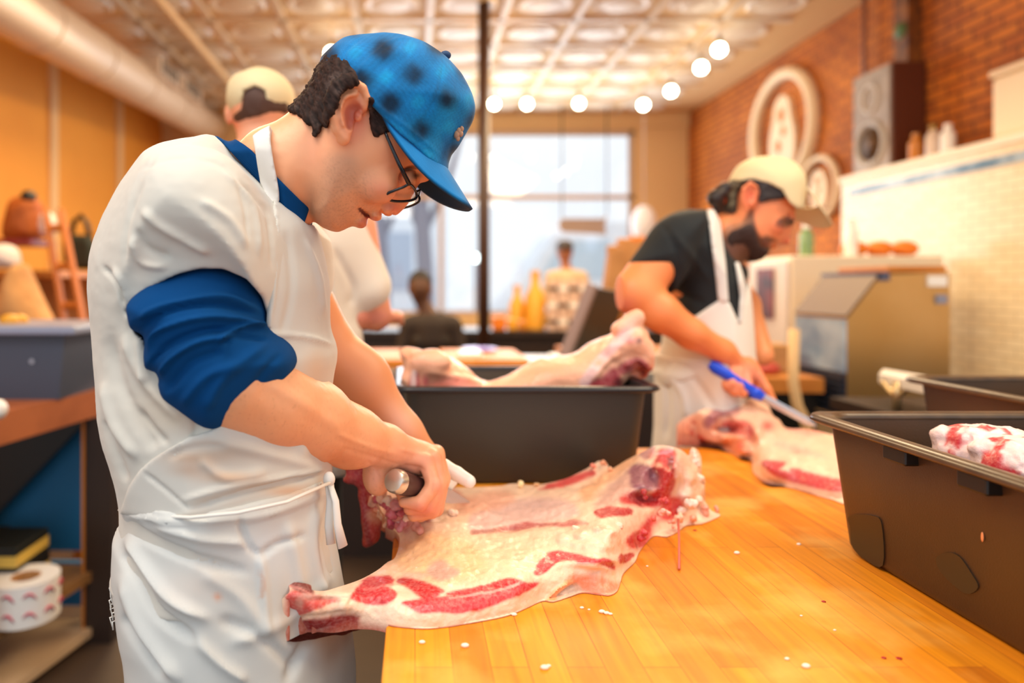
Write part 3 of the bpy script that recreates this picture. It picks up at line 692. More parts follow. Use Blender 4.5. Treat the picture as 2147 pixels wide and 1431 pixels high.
MB().prism([(p[0], p[2]) for p in q], 2.66, 2.69).build('underside_shade', M_black, t)  # black triangle added as the shade under the bench top
# tote on the bench
t = thing('storage_tote', 'grey blue plastic tote with a pale rim on the workbench', 'tote', (-1.6, 2.4, .95))
a = P(136, 700, 2.35); M_tote = mat('tote_plastic', '#3a4152', .45)
MB().prism([(-2.0, .95), (a[0]-.02, .95), (a[0], 1.18), (-2.05, 1.18)], 2.35, 2.75).build('tote_body', M_tote, t)
MB().box((-2.1, 2.31, 1.175), (P(163, 680, 2.33)[0], 2.79, 1.205), .008).build('tote_rim', mat('tote_rim', '#8a92aa', .35), t)
MB().lathe([(.008, 0), (.006, .004)], (P(68, 757, 2.35)[0], 2.345, P(68, 757, 2.35)[2]), 12, 'y').build('tote_button', mat('button_grey', '#9aa0b0', .4), t)
tag(MB().box((-1.32, 2.79, .95), (-1.19, 2.86, .985), .006).build('black_tray', M_black), 'flat black tray on the far end of the workbench', 'tray')
for k, (px, d, m_, lb) in enumerate(((20, 2.5, M_yel, 'yellow lemon lying in the tote at the left edge'), (40, 2.55, M_yel, 'yellow lemon lying in the tote further from the edge'))):
    tag(MB().ball(P(px, 672, d), (.035, .03, .025), 12).build('lemon', m_, None, True), lb, 'fruit', 'lemons in the tote')
tag(MB().ball(P(-6, 858, 2.0), (.028, .03, .03), 14).build('tape_spool', M_wlid, None, True), 'round white spool on the workbench edge at the left picture border', 'spool')
# label roll and boxes on the lower shelf
p = P(30, 1290, 2.12); M_pap = mat('label_paper', '#eeeae4', .5); M_red = mat('red_print', '#c23550', .5)
t = thing('label_roll', 'large roll of white labels with red print lying on the lower shelf', 'roll', (p[0], 2.22, .27))
c0 = (p[0]-.02, 2.22, .27)
MB().lathe([(.045, 0), (.10, 0), (.10, .13), (.045, .13), (.045, 0)], c0, 36).build('paper_roll', M_pap, t, 'auto')
MB().lathe([(.040, 0), (.0455, 0), (.0455, .128), (.040, .128), (.040, 0)], c0, 24).build('cardboard_core', M_kraft, t, 'auto')
for k in range(5):
    q0 = -2.4+k*.62
    for zz in (.095, .035):
        pts = [(c0[0]+.1015*math.cos(q0+s*.4), c0[1]+.1015*math.sin(q0+s*.4), .27+zz+.018*math.sin(s*PI)-.01*s) for s in (0, .25, .5, .75, 1)]
        MB().tube(pts, [.002, .006, .007, .006, .002], 6, flat=(1, .5)).build('red_mark', M_red, t, True)
M_bbox = mat('black_box', '#171a17', .5); M_ystr = mat('yellow_stripe', '#d8b552', .5)
for k, (x, y, z, w, dpt, h) in enumerate(((-1.42, 2.36, .27, .2, .22, .12), (-1.40, 2.34, .39, .18, .2, .09), (-1.62, 2.5, .27, .16, .2, .16))):
    lb = ('black carton with yellow band on the lower shelf, under another carton', 'black carton with yellow band lying on top of another carton', 'tall black carton behind the label roll on the lower shelf')[k]
    t = thing('carton', lb, 'box', (x, y, z), 0, 'black cartons on the lower shelf')
    MB().box((x-w/2, y-dpt/2, z), (x+w/2, y+dpt/2, z+h), .003).build('carton_body', M_bbox, t)
    MB().box((x-w/2-.001, y-dpt/2-.001, z+h*.3), (x+w/2+.001, y+dpt/2+.001, z+h*.7)).build('yellow_band', M_ystr, t)
# goods against the left wall
t = thing('wooden_ladder', 'orange brown wooden ladder shelf leaning behind the workbench', 'ladder', (-2.4, 4.2, 0))
M_lad = mat('ladder_wood', '#b8651c', .5)
for x0, x1 in ((95, 150), (128, 192)):
    MB().tube([P(x0, 440, 4.1), P((x0+x1)/2, 600, 4.0), P(x1, 770, 3.9), P(x1+14, 1085, 3.72), P(x1+16, 1119, 3.69)], .03, 8, flat=(1, .6)).build('rail', M_lad, t)
for k in range(4):
    u = k/4+.12; a = np.array(P(95, 440, 4.1))*(1-u)+np.array(P(150, 770, 3.9))*u; b = np.array(P(128, 440, 4.1))*(1-u)+np.array(P(192, 770, 3.9))*u
    MB().tube([a, b], .022, 8).build('rung', M_lad, t)
def soft_bag(name, pts, d, T, m, label, cat, extra=None, parts=True):
    t = thing(name, label, cat, P(pts[0][0], pts[0][1], d))
    v = Vol(P(min(p[0] for p in pts)-10, max(p[1] for p in pts)+10, d)-np.array((0, T+.03, 0)), P(max(p[0] for p in pts)+10, min(p[1] for p in pts)-10, d)+np.array((0, T+.03, 0)), .012)
    v.inf(pts, d, T, T*.8, 0); solid('bag_body', v, m, t, nz=(14, .008)); return t
t = soft_bag('brown_backpack', [(8, 500), (15, 430), (40, 412), (85, 420), (92, 470), (88, 502)], 4.3, .12, mat('rust_canvas', '#b05a14', .7, vary=(8, .5, '#7a3a10')), 'rust brown sack on the shelves at the left wall', 'bag')
MB().ball(P(60, 412, 4.25), (.045, .05, .04), 12).build('black_cap', M_black, t, True)
soft_bag('white_bag', [(82, 480), (84, 450), (105, 445), (118, 462), (116, 488), (98, 500)], 4.25, .06, mat('white_cloth', '#e0d2cc', .8), 'white cloth bundle beside the rust brown sack', 'bag')
soft_bag('white_sack', [(-30, 560), (-20, 515), (20, 512), (42, 530), (38, 558)], 3.9, .1, bpy.data.materials['white_cloth'], 'white folded cloth at the left edge above the tan sack', 'cloth')
soft_bag('tan_sack', [(-20, 680), (0, 600), (25, 560), (55, 555), (80, 600), (105, 650), (110, 690)], 3.5, .15, M_kraft, 'large tan paper sack behind the grey blue tote', 'bag')
tag(MB().box(tuple(P(-30, 512, 3.95)), tuple(np.array(P(60, 500, 3.95))+(0, .3, 0))).build('red_folder', mat('dark_red', '#7a1a1a', .5)), 'flat dark red box under the rust brown sack', 'box')
t = soft_bag('black_tote_bag', [(138, 558), (134, 500), (150, 492), (185, 492), (198, 505), (202, 560)], 5.0, .06, mat('black_canvas', '#1c2016', .8), 'black tote bag with looped handles hanging at the left wall', 'bag')
MB().tube([P(148, 496, 5), P(155, 465, 5), P(170, 452, 5), P(182, 468, 5), P(188, 496, 5)], .02, 8).build('handle', M_black, t, True)
t = thing('wall_shelving', 'brown wooden shelving against the left wall behind the workbench', 'shelf', (-2.6, 4.6, 0))
MB().box((-3.28, 4.35, .0), (-2.25, 5.2, 1.02)).build('shelf_body', M_wood, t); MB().box((-3.28, 4.3, 1.4), (-2.28, 5.2, 1.44)).build('upper_shelf', M_wood, t)
MB().box((-3.28, 5.15, 1.02), (-2.3, 5.2, 1.4)).build('shelf_back', M_kraft, t)
tag(MB().box(tuple(P(150, 730, 3.3)), tuple(np.array(P(205, 690, 3.3))+(0, .25, 0)), .01).box((P(152, 730, 3.3)[0], 3.31, 0), (P(203, 690, 3.3)[0], 3.54, P(150, 730, 3.3)[2])).build('wooden_stand', M_lad), 'narrow orange wooden stand beside the back of the butcher in the blue cap', 'stand')

# ================================================================ WORKTABLE AND TUBS
def planks(m, n, l, b):
    tc = n.new('ShaderNodeTexCoord'); sx = n.new('ShaderNodeSeparateXYZ'); l.new(tc.outputs['Object'], sx.inputs[0])
    mp = n.new('ShaderNodeMapping'); mp.inputs['Rotation'].default_value = (0, 0, PI/2); l.new(tc.outputs['Object'], mp.inputs['Vector'])
    t = n.new('ShaderNodeTexBrick'); l.new(mp.outputs[0], t.inputs['Vector'])
    t.inputs['Color1'].default_value = (*lin('#f0960c'), 1); t.inputs['Color2'].default_value = (*lin('#d67a08'), 1); t.inputs['Mortar'].default_value = (*lin('#b85f08'), 1)
    t.inputs['Scale'].default_value = 1; t.inputs['Brick Width'].default_value = .55; t.inputs['Row Height'].default_value = .042; t.inputs['Mortar Size'].default_value = .0006; t.offset = .37; t.inputs['Bias'].default_value = -.1
    g = n.new('ShaderNodeTexNoise'); m2 = n.new('ShaderNodeMapping'); m2.inputs['Scale'].default_value = (60, 3.5, 1); l.new(tc.outputs['Object'], m2.inputs['Vector']); l.new(m2.outputs[0], g.inputs['Vector']); g.inputs['Scale'].default_value = 1.4; g.inputs['Detail'].default_value = 6; g.inputs['Distortion'].default_value = .6
    r = n.new('ShaderNodeValToRGB'); r.color_ramp.elements[0].position = .3; r.color_ramp.elements[1].position = .72; r.color_ramp.elements[0].color = (.72, .62, .5, 1); r.color_ramp.elements[1].color = (1.12, 1.1, 1.05, 1); l.new(g.outputs['Fac'], r.inputs[0])
    x = n.new('ShaderNodeMixRGB'); x.blend_type = 'MULTIPLY'; x.inputs[0].default_value = .75; l.new(t.outputs[0], x.inputs[1]); l.new(r.outputs[0], x.inputs[2])
    s = n.new('ShaderNodeTexNoise'); s.inputs['Scale'].default_value = 7; s.inputs['Detail'].default_value = 7; l.new(tc.outputs['Object'], s.inputs['Vector'])
    r2 = n.new('ShaderNodeValToRGB'); r2.color_ramp.elements[0].position = .5; r2.color_ramp.elements[1].position = .75; r2.color_ramp.elements[0].color = (0, 0, 0, 1); r2.color_ramp.elements[1].color = (.6, .6, .6, 1); l.new(s.outputs['Fac'], r2.inputs[0])
    y = n.new('ShaderNodeMixRGB'); y.inputs[2].default_value = (*lin('#fbc868'), 1); l.new(r2.outputs[0], y.inputs[0]); l.new(x.outputs[0], y.inputs[1])
    l.new(y.outputs[0], b.inputs['Base Color']); b.inputs['Roughness'].default_value = .38
    rr = n.new('ShaderNodeValToRGB'); rr.color_ramp.elements[0].color = (.4,)*3+(1,); rr.color_ramp.elements[1].color = (.7,)*3+(1,); l.new(s.outputs['Fac'], rr.inputs[0]); l.new(rr.outputs[0], b.inputs['Roughness'])
    bp = n.new('ShaderNodeBump'); bp.inputs['Strength'].default_value = .12; bp.inputs['Distance'].default_value = .002; l.new(g.outputs['Fac'], bp.inputs['Height']); l.new(bp.outputs[0], b.inputs['Normal'])
M_table = flat_mat('butcher_block', planks)
t = thing('butcher_table', 'large butcher block table with an orange maple top', 'table', (.8, 1.1, 0))
MB().box((-.036, .42, TABLE-.07), (1.9, 1.775, TABLE), .004).build('table_top', M_table, t)
for x in (.1, 1.8):
    for y in (.6, 1.7): MB().box((x-.04, y-.04, 0), (x+.04, y+.04, TABLE-.07)).build('leg', M_black, t)
MB().box((.06, .56, .2), (1.84, 1.74, .23)).build('lower_shelf', M_black, t)

def tub(label, x0, x1, y0, y1, m, rim_m, h=.21, slots=False, rz=0, group='black plastic meat tubs'):
    cx, cy = (x0+x1)/2, (y0+y1)/2; z0 = TABLE
    t = thing('meat_tub', label, 'tub', (cx, cy, z0), 0, group)
    R = Matrix.Translation((cx, cy, 0)) @ Matrix.Rotation(rz, 4, 'Z') @ Matrix.Translation((-cx, -cy, 0))
    mb = MB(); tp = .022
    def loop(ins, z, rad=.035, n=6):
        out = []
        for (sx, sy, a0) in ((1, 1, 0), (-1, 1, PI/2), (-1, -1, PI), (1, -1, 1.5*PI)):
            for k in range(n+1):
                a = a0+PI/2*k/n; out.append(R @ Vector((cx+sx*((x1-x0)/2-ins-rad)+rad*math.cos(a), cy+sy*((y1-y0)/2-ins-rad)+rad*math.sin(a), z)))
        return [mb.bm.verts.new(v) for v in out]
    prof = [(tp+.02, z0), (tp+.006, z0+.003), (tp, z0+.012), (.004, z0+h-.015), (.004, z0+h-.006), (-.0, z0+h-.008), (.008, z0+h-.008), (tp+.004, z0+.015), (tp+.02, z0+.006)]
    L = [loop(i, z) for i, z in prof]; n = len(L[0])
    for a, b in zip(L, L[1:]):
        for k in range(n): mb.bm.faces.new((a[k], a[(k+1) % n], b[(k+1) % n], b[k]))
    mb.bm.faces.new(L[0][::-1]); mb.bm.faces.new(L[-1]); body = mb.build('tub_body', m, t, 'auto')
    mb = MB()
    prof = [(.006, z0+h-.010), (-.016, z0+h-.010), (-.021, z0+h-.006), (-.018, z0+h+.001), (-.008, z0+h+.003), (.004, z0+h+.001), (.009, z0+h-.006)]
    L = [loop(i, z, .04) for i, z in prof]+[None]; L[-1] = L[0]
    for a, b in zip(L, L[1:]):
        for k in range(n): mb.bm.faces.new((a[k], a[(k+1) % n], b[(k+1) % n], b[k]))
    mb.build('tub_rim', rim_m, t, True)
    if slots:
        for yy in slots:
            mb = MB(); mb.box((x0-.014, yy-.022, z0+h-.030), (x0+.01, yy+.022, z0+h-.009), .003, M=R); mb.build('hand_slot', M_black, t)
    return t
M_tub = mat('grey_black_plastic', '#3a3831', .5, bump=(400, .12)); M_rim = mat('tub_rim_black', '#23252a', .28)
M_tub2 = mat('brown_black_plastic', '#4a3118', .42, bump=(400, .15), vary=(4, .6, '#2a211a')); M_rim2 = mat('tub_rim_brown', '#4a3a2c', .3, vary=(30, .5, '#6a5138'))
tub('black plastic tub holding a pink carcass behind the main cut of meat', -.03, .495, 1.425, 1.77, M_tub, M_rim, rz=.012)
tub('brown black plastic tub with hand slots in the right foreground', .665, 1.08, .55, 1.125, M_tub2, M_rim2, slots=(.93, .80), rz=0)
tub('brown black plastic tub at the right edge behind the foreground tub', 1.15, 1.56, 1.22, 1.58, M_tub2, M_rim2)
# wet patches on the tub wall
M_wet = mat('wet_patch', '#2b2216', .3)
def tub_wall(px, py):           # the point of the foreground tub's left wall seen there
    mx, mz = (px-CX)/F, -(py-CY)/F; b_ = .018/.195; d = (.687+b_*(TABLE-CAMZ))/(mx+b_*mz); return np.array((mx*d-.0008, d, CAMZ+mz*d))
FT = [o for o in C.objects if 'hand slots' in o.get('label', '')][0]
for pl in ([(305, 670), (340, 655), (420, 660), (460, 700), (465, 890), (380, 860), (345, 830), (320, 790), (315, 720)], [(715, 850), (770, 830), (820, 850), (870, 920), (905, 990), (850, 1020), (770, 960), (720, 900)]):
    mb = MB(); q = [tub_wall(*p) for p in cr([(1640+x/2.197, 780+y/2.197) for x, y in pl], 4)]
    A_ = [mb.bm.verts.new(p) for p in q]; B_ = [mb.bm.verts.new(p+np.array((.002, 0, 0))) for p in q]; mb.bm.faces.new(A_); mb.bm.faces.new(B_[::-1])
    for k in range(len(A_)): mb.bm.faces.new((A_[k], B_[k], B_[(k+1) % len(A_)], A_[(k+1) % len(A_)]))
    mb.build('wet_stain', M_wet, FT)
p = tub_wall(2061, 1125); MB().ball(p, (.001, .002, .006), 8).build('meat_fleck', mat('orange_fleck', '#e8925a', .4), FT, True)
# ================================================================ BUTCHER IN THE BLUE CAP
M_skin = mat('skin', None, .48, attr=True, sss=.12, bump=(260, .12, .001))
M_shirt = mat('white_cotton', None, .85, attr=True, sheen=.2, bump=(700, .12, .0006))
M_apron = mat('apron_cotton', None, .8, attr=True, bump=(500, .10, .0006))
M_bluec = mat('blue_jersey', '#063f74', .9, spec=.1, weave=(420, .25), vary=(12, .25, '#063560'))
M_hair = mat('dark_brown_hair', None, .75, attr=True, spec=.2)
M_jean = mat('blue_denim', '#15609e', .8, bump=(500, .2)); M_shoe = mat('black_leather', '#141210', .4)
D1 = .95
def c1(x, y): return (600+x/3.111, 40+y/3.111)
man = thing('person', 'butcher in a blue plaid cap and white apron bending over the large cut of meat', 'person', (P(470, 1000, D1)[0], D1, 0))
HEAD = [(684, 160), (705, 128), (745, 104), (795, 98), (850, 112), (900, 150), (930, 205), (938, 265), (930, 320), (908, 368), (893, 381), (880, 384), (870, 402), (858, 424), (845, 441), (832, 453), (823, 451), (815, 440), (806, 439), (798, 449), (793, 458), (785, 459), (776, 452), (768, 453), (765, 463), (761, 474), (753, 475), (741, 467), (731, 469), (720, 480), (706, 486), (687, 481), (671, 473), (657, 456), (651, 437), (640, 400), (632, 330), (640, 270), (652, 210)]
NECK = [(500, 300), (530, 272), (580, 252), (615, 228), (660, 205), (720, 215), (730, 300), (700, 400), (655, 440), (645, 480), (600, 480), (540, 400), (470, 330)]
def head_vol():
    v = Vol((-.30, .835, 1.385), (.07, 1.065, 1.69), .0023)
    v.inf(HEAD, D1, .078, .066, 0, sub=3)
    v.ell(P(790, 225, D1), (.088, .077, .092), .02)
    v.ell(P(722, 420, D1), (.040, .046, .036), .012)              # jaw
    v.inf(NECK, D1, .062, .06, .018, sub=3)
    def w_(X, Y, Z):
        s_ = (X-P(745, 235, D1)[0])*.52-(Z-P(745, 235, D1)[2])*.856
        return (np.abs(Y-D1)-np.interp(s_, [.0, .06, .10, .118, .129, .138, .153], [.09, .08, .064, .050, .032, .019, .010]))*.7+0*X
    v.ap(w_, v.ax[0][0]*np.ones(3), np.ones(3), .012, 'i')
    mir = lambda p, s: p if s < 0 else np.array((p[0], 2*D1-p[1], p[2]))
    for s in (-1, 1):
        v.ell(mir(P(795, 392, D1-.050), s), (.024, .018, .022), .012)       # cheekbone
        v.ell(mir(P(862, 372, D1-.040), s), (.018, .014, .014), .008, 's')   # eye socket
        v.ell(mir(P(856, 374, D1-.034), s), (.012, .012, .012), .003) # eye
        v.ell(mir(P(812, 437, D1-.014), s), (.008, .008, .008), .005)  # wing of the nose
        v.rc(mir(P(880, 358, D1-.020), s), mir(P(852, 328, D1-.054), s), .005, .005, .006)    # brow
    v.rc(P(772, 452, D1-.005), P(752, 437, D1-.038), .0028, .002, .004, 's'); v.rc(P(772, 452, D1+.005), P(752, 437, D1+.038), .0028, .002, .004, 's')
    v.ell(P(789, 455, D1), (.008, .022, .005), .005); v.ell(P(757, 468, D1), (.008, .022, .006), .005)     # lips
    v.rc(P(806, 446, D1-.010), P(800, 441, D1-.012), .0028, .0028, .002, 's')
    # ears
    for s in (-1, 1):
        e = lambda x, y, o=0: mir(P(*c1(x, y), D1-.087)+np.array((0, -o, 0)), s)
        v.inf([(e(*q)[0], e(*q)[2]) for q in [(365, 795), (320, 745), (297, 655), (310, 560), (345, 480), (400, 438), (460, 430), (515, 460), (541, 530), (530, 590), (495, 620), (450, 660), (430, 730)]], D1+s*.087, .011, .012, .006, sub=3, world=True)
        rim = [e(375, 780, .004), e(330, 735, .011), e(308, 650, .019), e(320, 560, .022), e(355, 487, .022), (e(405, 449, .020)), e(460, 441, .017), e(508, 468, .013), e(532, 530, .009), e(520, 585, .005)]
        v.chain(rim, [.006, .0055, .005, .005, .005, .005, .005, .005, .0045, .003], .002); v.chain([e(400, 720, .004), e(345, 650, .010), e(360, 540, .012), e(430, 490, .009)], [.006]*4, .006)
        v.chain([e(385, 700, .013), e(378, 610, .018), e(400, 540, .018), e(460, 505, .014)], [.0036]*4, .003)
        v.ell(e(440, 630, .018), (.013, .019, .019), .003, 's'); v.ell(e(425, 690, .012), (.007, .012, .010), .003, 's'); v.chain([e(335, 640, .024), e(345, 545, .025), e(385, 490, .024)], [.004]*3, .003, 's')
        v.ell(e(372, 775, .001), (.009, .007, .010), .005); v.ell(e(470, 640, .004), (.005, .006, .007), .004)
    return v
HV = head_vol()
SK = '#eba274'; 
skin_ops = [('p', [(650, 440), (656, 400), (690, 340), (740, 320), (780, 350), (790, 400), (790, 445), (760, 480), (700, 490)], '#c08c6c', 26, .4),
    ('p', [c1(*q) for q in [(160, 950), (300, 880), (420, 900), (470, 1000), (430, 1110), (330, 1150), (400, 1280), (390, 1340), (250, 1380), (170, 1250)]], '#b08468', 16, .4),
    ('e', (800, 400, 40, 28), '#cf6f4e', 1, .6), ('e', (745, 250, 30, 45), '#de7d60', 1, .75), ('p', [c1(*q) for q in [(385, 600), (420, 560), (480, 560), (500, 600), (460, 650), (420, 720), (395, 690)]], '#b8523e', 4, .75), ('e', (745, 215, 14, 10), '#d8785c', 1, .5), ('e', (835, 330, 40, 40), '#b9532f', 1, .55),  # ear hollow: its shade is painted in as a darker red tint
    ('e', (830, 438, 18, 14), '#d4654f', 1, .7), ('l', [(754, 438), (762, 446), (772, 454)], '#5e1717', 1.5, .95, 6), ('p', [(757, 462), (772, 455), (792, 456), (788, 464), (762, 478), (750, 474)], '#c9624f', 3, .6),
    ('e', (874, 368, 9, 6), '#2a1510', 1, .95), ('l', [(846, 356), (866, 350), (888, 352)], '#3a2018', 2, .6, 8), ('e', (600, 300, 70, 40), '#f0b58c', 1, .8), ('e', (660, 310, 30, 60), '#e89a78', 1, .5)]
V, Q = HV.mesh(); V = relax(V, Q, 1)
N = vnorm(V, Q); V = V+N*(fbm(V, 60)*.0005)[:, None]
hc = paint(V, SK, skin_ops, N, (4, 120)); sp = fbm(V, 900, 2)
x, y = px_of(V); st_ = sstep(-25, 25, polysd(x, y, np.array([(650, 440), (690, 330), (780, 370), (790, 430), (770, 480), (690, 490)])))*np.clip(sp*1.6+.1, 0, 1)*.26*(facing(V, N) > 0)
hc = hc*(1-st_[:, None])+np.array(lin('#6b4a3a'))*st_[:, None]
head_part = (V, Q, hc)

# near (right) arm with the fist round the knife
v = Vol((-.27, .72, .95), (.11, 1.16, 1.26), .0024)
E, Wr = P(490, 800, .835), P(806, 932, 1.03)
v.rc(P(455, 700, .83), E, .050, .053, .02); v.chain([E, P(560, 842, .875), P(650, 880, .93), P(735, 915, .985), Wr], [.053, .056, .050, .039, .0285], .03)
v.chain([Wr, P(800, 965, 1.045), P(790, 1000, 1.045)], [.027, .024, .018], .012)
# palm and fingers: knuckles at the upper right, fingers curl down and back to the left
v.rc(Wr, P(880, 962, 1.075), .028, .026, .015); v.ell(P(868, 958, 1.075), (.036, .034, .024), .012); v.ell(P(797, 985, 1.045), (.022, .022, .03), .012)
v.ell(P(790, 1005, 1.045), (.018, .018, .024), .012)
for (k0, k1_, k2, k3, r) in (((893, 968, 1.045), (909, 1016, 1.030), (880, 1056, 1.020), (846, 1052, 1.024), .0100),
        ((905, 960, 1.060), (919, 1014, 1.048), (896, 1063, 1.036), (858, 1066, 1.036), .0110),
        ((912, 953, 1.078), (925, 1010, 1.068), (906, 1070, 1.055), (866, 1080, 1.050), .0112),
        ((914, 950, 1.097), (928, 1004, 1.092), (915, 1066, 1.078), (880, 1082, 1.070), .0112)):
    v.chain([P(860, 955, k0[2]), P(*k0), P(*k1_), P(*k2), P(*k3)], [r*1.2, r*1.22, r*1.1, r, r*.82], .0045)
v.chain([P(815, 985, 1.09), P(852, 1040, 1.10), P(872, 1078, 1.085)], [.015, .012, .0095], .008)   # thumb leaving the side of the palm
V, Q = v.mesh(); V = relax(V, Q, 1)
arm_f = [([(560, 800), (640, 850), (720, 905)], 14, .0025), ([(700, 905), (770, 935), (830, 950)], 6, .0018), ([(720, 940), (790, 960), (840, 975)], 5, -.0015),
    ([(835, 940), (875, 950), (905, 958)], 4, .0014), ([(845, 975), (872, 978), (892, 985)], 4, -.0015), ([(500, 925), (600, 960), (680, 970)], 10, -.002), ([(770, 965), (790, 990), (805, 1030)], 4, -.0014),
    ([(905, 985), (906, 1010), (903, 1040)], 3, -.0016)]
V = folds(V, Q, arm_f); N = vnorm(V, Q); V = V+N*(fbm(V, 45)*.0009+fbm(V, 160)*.0004)[:, None]; N = vnorm(V, Q)
ac = paint(V, '#e5a276', [('e', (560, 940, 120, 26), '#cf8660', 1, .5), ('e', (610, 830, 60, 40), '#f0b88e', 1, .6), ('e', (740, 960, 60, 20), '#c9774f', 1, .5), ('e', (860, 990, 50, 60), '#e9a08c', 1, .6),
    ('e', (905, 960, 16, 12), '#e87f6c', 1, .5), ('e', (890, 1070, 40, 20), '#dd6f5c', 1, .7), ('e', (922, 1010, 10, 40), '#ee9a86', 1, .6), ('e', (785, 1000, 20, 35), '#f0b8a2', 1, .7)], N, (8, 40))
hs = np.clip(fbm(V*np.array((1, 1, 2.2)), 420, 2)*2-.7, 0, 1)*.35; x, y = px_of(V); hs *= (x < 830)
ac = ac*(1-hs[:, None])+np.array(lin('#8a5a3c'))*hs[:, None]
arm_part = (V, Q, ac)
# far (left) arm
v = Vol((-.20, .98, .96), (.10, 1.24, 1.33), .003)
v.chain([P(640, 640, 1.13), P(690, 740, 1.14), P(765, 805, 1.14), P(845, 905, 1.14), P(885, 955, 1.14)], [.050, .048, .042, .030, .028], .02)
v.ell(P(742, 790, 1.14), (.055, .038, .055), .02)
v.ell(P(885, 965, 1.15), (.035, .03, .025), .01)
V, Q = v.mesh(); V = relax(V, Q, 1); N = vnorm(V, Q)
far_part = (V, Q, paint(V, '#dc9364', [('e', (740, 800, 50, 40), '#c98560', 1, .5), ('e', (840, 880, 40, 40), '#ecb496', 1, .8)], N, (8, 40)))
# trunk and legs under the clothes
v = Vol((-.52, .74, .02), (-.1, 1.2, 1.50), .012)
v.rc(P(430, 480, D1), P(440, 900, D1), .10, .10, .05); v.rc(P(440, 900, D1), P(470, 1080, D1), .10, .09, .05)
v.rc(P(420, 450, D1-.06), P(500, 430, D1+.10), .045, .045, .03); v.rc(P(480, 440, D1), P(600, 340, D1), .05, .042, .02)
v.rc(P(400, 440, .86), P(450, 720, .84), .05, .045, .02); v.rc(P(500, 440, 1.08), P(650, 660, 1.13), .05, .045, .02)
for s in (-1, 1): v.chain([(-.27, D1+s*.065, .90), (-.27, D1+s*.07, .47), (-.30, D1+s*.10, .09)], [.07, .055, .045], .02); v.rc((-.30, D1+s*.1, .06), (-.14, D1+s*.11, .05), .035, .03, .02)
V, Q = v.mesh(); core = (V, Q, np.tile(np.array(lin(SK)), (len(V), 1)))
merge('body', [head_part, arm_part, far_part, core], M_skin, man)

# ---- hair: a shell round the skull
hv = HV.copy(); hv.f -= .0055
hv.region([(684, 110), (729, 130), (752, 178), (728, 184), (712, 204), (703, 232), (690, 250), (684, 268), (676, 262), (668, 280), (659, 284), (655, 262), (644, 262), (632, 246), (620, 238), (606, 230), (600, 200), (640, 150)], D1, 2)
hv2 = HV.copy(); hv2.f -= .0035; hv2.region([(772, 205), (790, 215), (822, 255), (826, 268), (806, 279), (787, 288), (779, 270), (776, 236)], D1, 2)
V, Q = hv.mesh(); V = relax(V, Q, 2); V2, Q2 = hv2.mesh(); V2 = relax(V2, Q2, 2)
V = np.concatenate([V, V2]); Q = np.concatenate([Q, Q2+len(V)-len(V2)])
N = vnorm(V, Q); st2 = fbm(np.stack([V[:, 0]*1.6+V[:, 2]*1.1, V[:, 1], V[:, 2]*.25-V[:, 0]*.2], 1), 340, 3); V = V+N*(np.clip(st2, -.6, .6)*.0018+fbm(np.stack([V[:, 0]*1.6+V[:, 2]*1.1, V[:, 1], V[:, 2]*.25-V[:, 0]*.2], 1), 110)*.0030+.0012)[:, None]
hcol = np.array(lin('#33201a'))*np.clip(.8+st2*1.1, .25, 2.2)[:, None]
grey = sstep(.1, .6, fbm(V, 30))[:, None]*.3; hcol = hcol*(1-grey)+np.array(lin('#7d6a62'))*grey*np.clip(.8+st2, .3, 2)[:, None]
obj_from('hair', V, Q, M_hair, man, True, hcol)

# ---- cap
def capcol(V, N):
    x, y = px_of(V); p = np.stack([(x-684)*.78+(y-140)*.62, -(x-684)*.62+(y-140)*.78, V[:, 1]*900], 1)
    g1 = np.cos((p[:, 0]-70)*2*PI/84); g2 = np.cos((p[:, 1]+22)*2*PI/80); g3 = np.cos(p[:, 2]*2*PI/70)
    wb = fbm(V, 35)*.5; e1_ = sstep(-1.1, 1.2, g1+wb); e2_ = sstep(-1.1, 1.2, g2+wb); dk = (e1_*e2_)**1.1*.52+e1_*.27+e2_*.27-.1; dk = np.clip(dk+fbm(V, 90)*.1, 0, .95)[:, None]
    lt = (sstep(.3, 1, -g1)*sstep(.0, 1, -g2))[:, None]; a = np.array(lin('#0870ae')); b = np.array(lin('#04182a')); c = np.array(lin('#12a0d2'))
    lt = np.clip(.35*lt+.5*sstep(-.1, .7, fbm(V, 18))[:, None], 0, 1); r = a*(1-lt)+c*lt; r = r*(1-dk)+b*dk; th = (1+.16*np.sin(p[:, 0]*1.9)*np.sin(p[:, 1]*1.9))[:, None]; return r*th
M_cap = mat('plaid_flannel', None, .85, attr=True, spec=.2, sheen=.1, bump=(600, .25, .001))
CROWN = [(664, 142), (676, 116), (700, 92), (727, 76), (750, 72), (775, 71), (800, 69), (838, 71), (872, 80), (905, 97), (937, 120), (965, 152), (986, 188), (996, 220), (994, 247), (982, 272), (960, 307), (941, 343), (930, 480), (830, 520), (730, 460), (640, 360), (610, 280), (630, 200)]
v = Vol((-.14, .84, 1.47), (.10, 1.06, 1.71), .0025)
v.inf(CROWN, D1, .093, .12, 0, sub=3, sz=0); v.region([(670, 132), (684, 141), (729, 170), (775, 218), (826, 268), (838, 282), (905, 338), (938, 358), (1010, 320), (1060, 20), (620, 10)], D1, 1)
capf = [([(716, 150), (725, 110), (760, 78)], 3, -.0012), ([(738, 178), (760, 140), (830, 82), (900, 88), (935, 118)], 3, .0012), ([(875, 275), (915, 200), (930, 130)], 3, -.0010), ([(760, 150), (800, 120), (850, 110)], 12, .002), ([(690, 140), (740, 172), (790, 222), (850, 264), (935, 335)], 4, .0014)]
V, Q = v.mesh(); V = relax(V, Q, 2); V = folds(V, Q, capf); N = vnorm(V, Q); V = V+N*(fbm(V, 22)*.0025)[:, None]
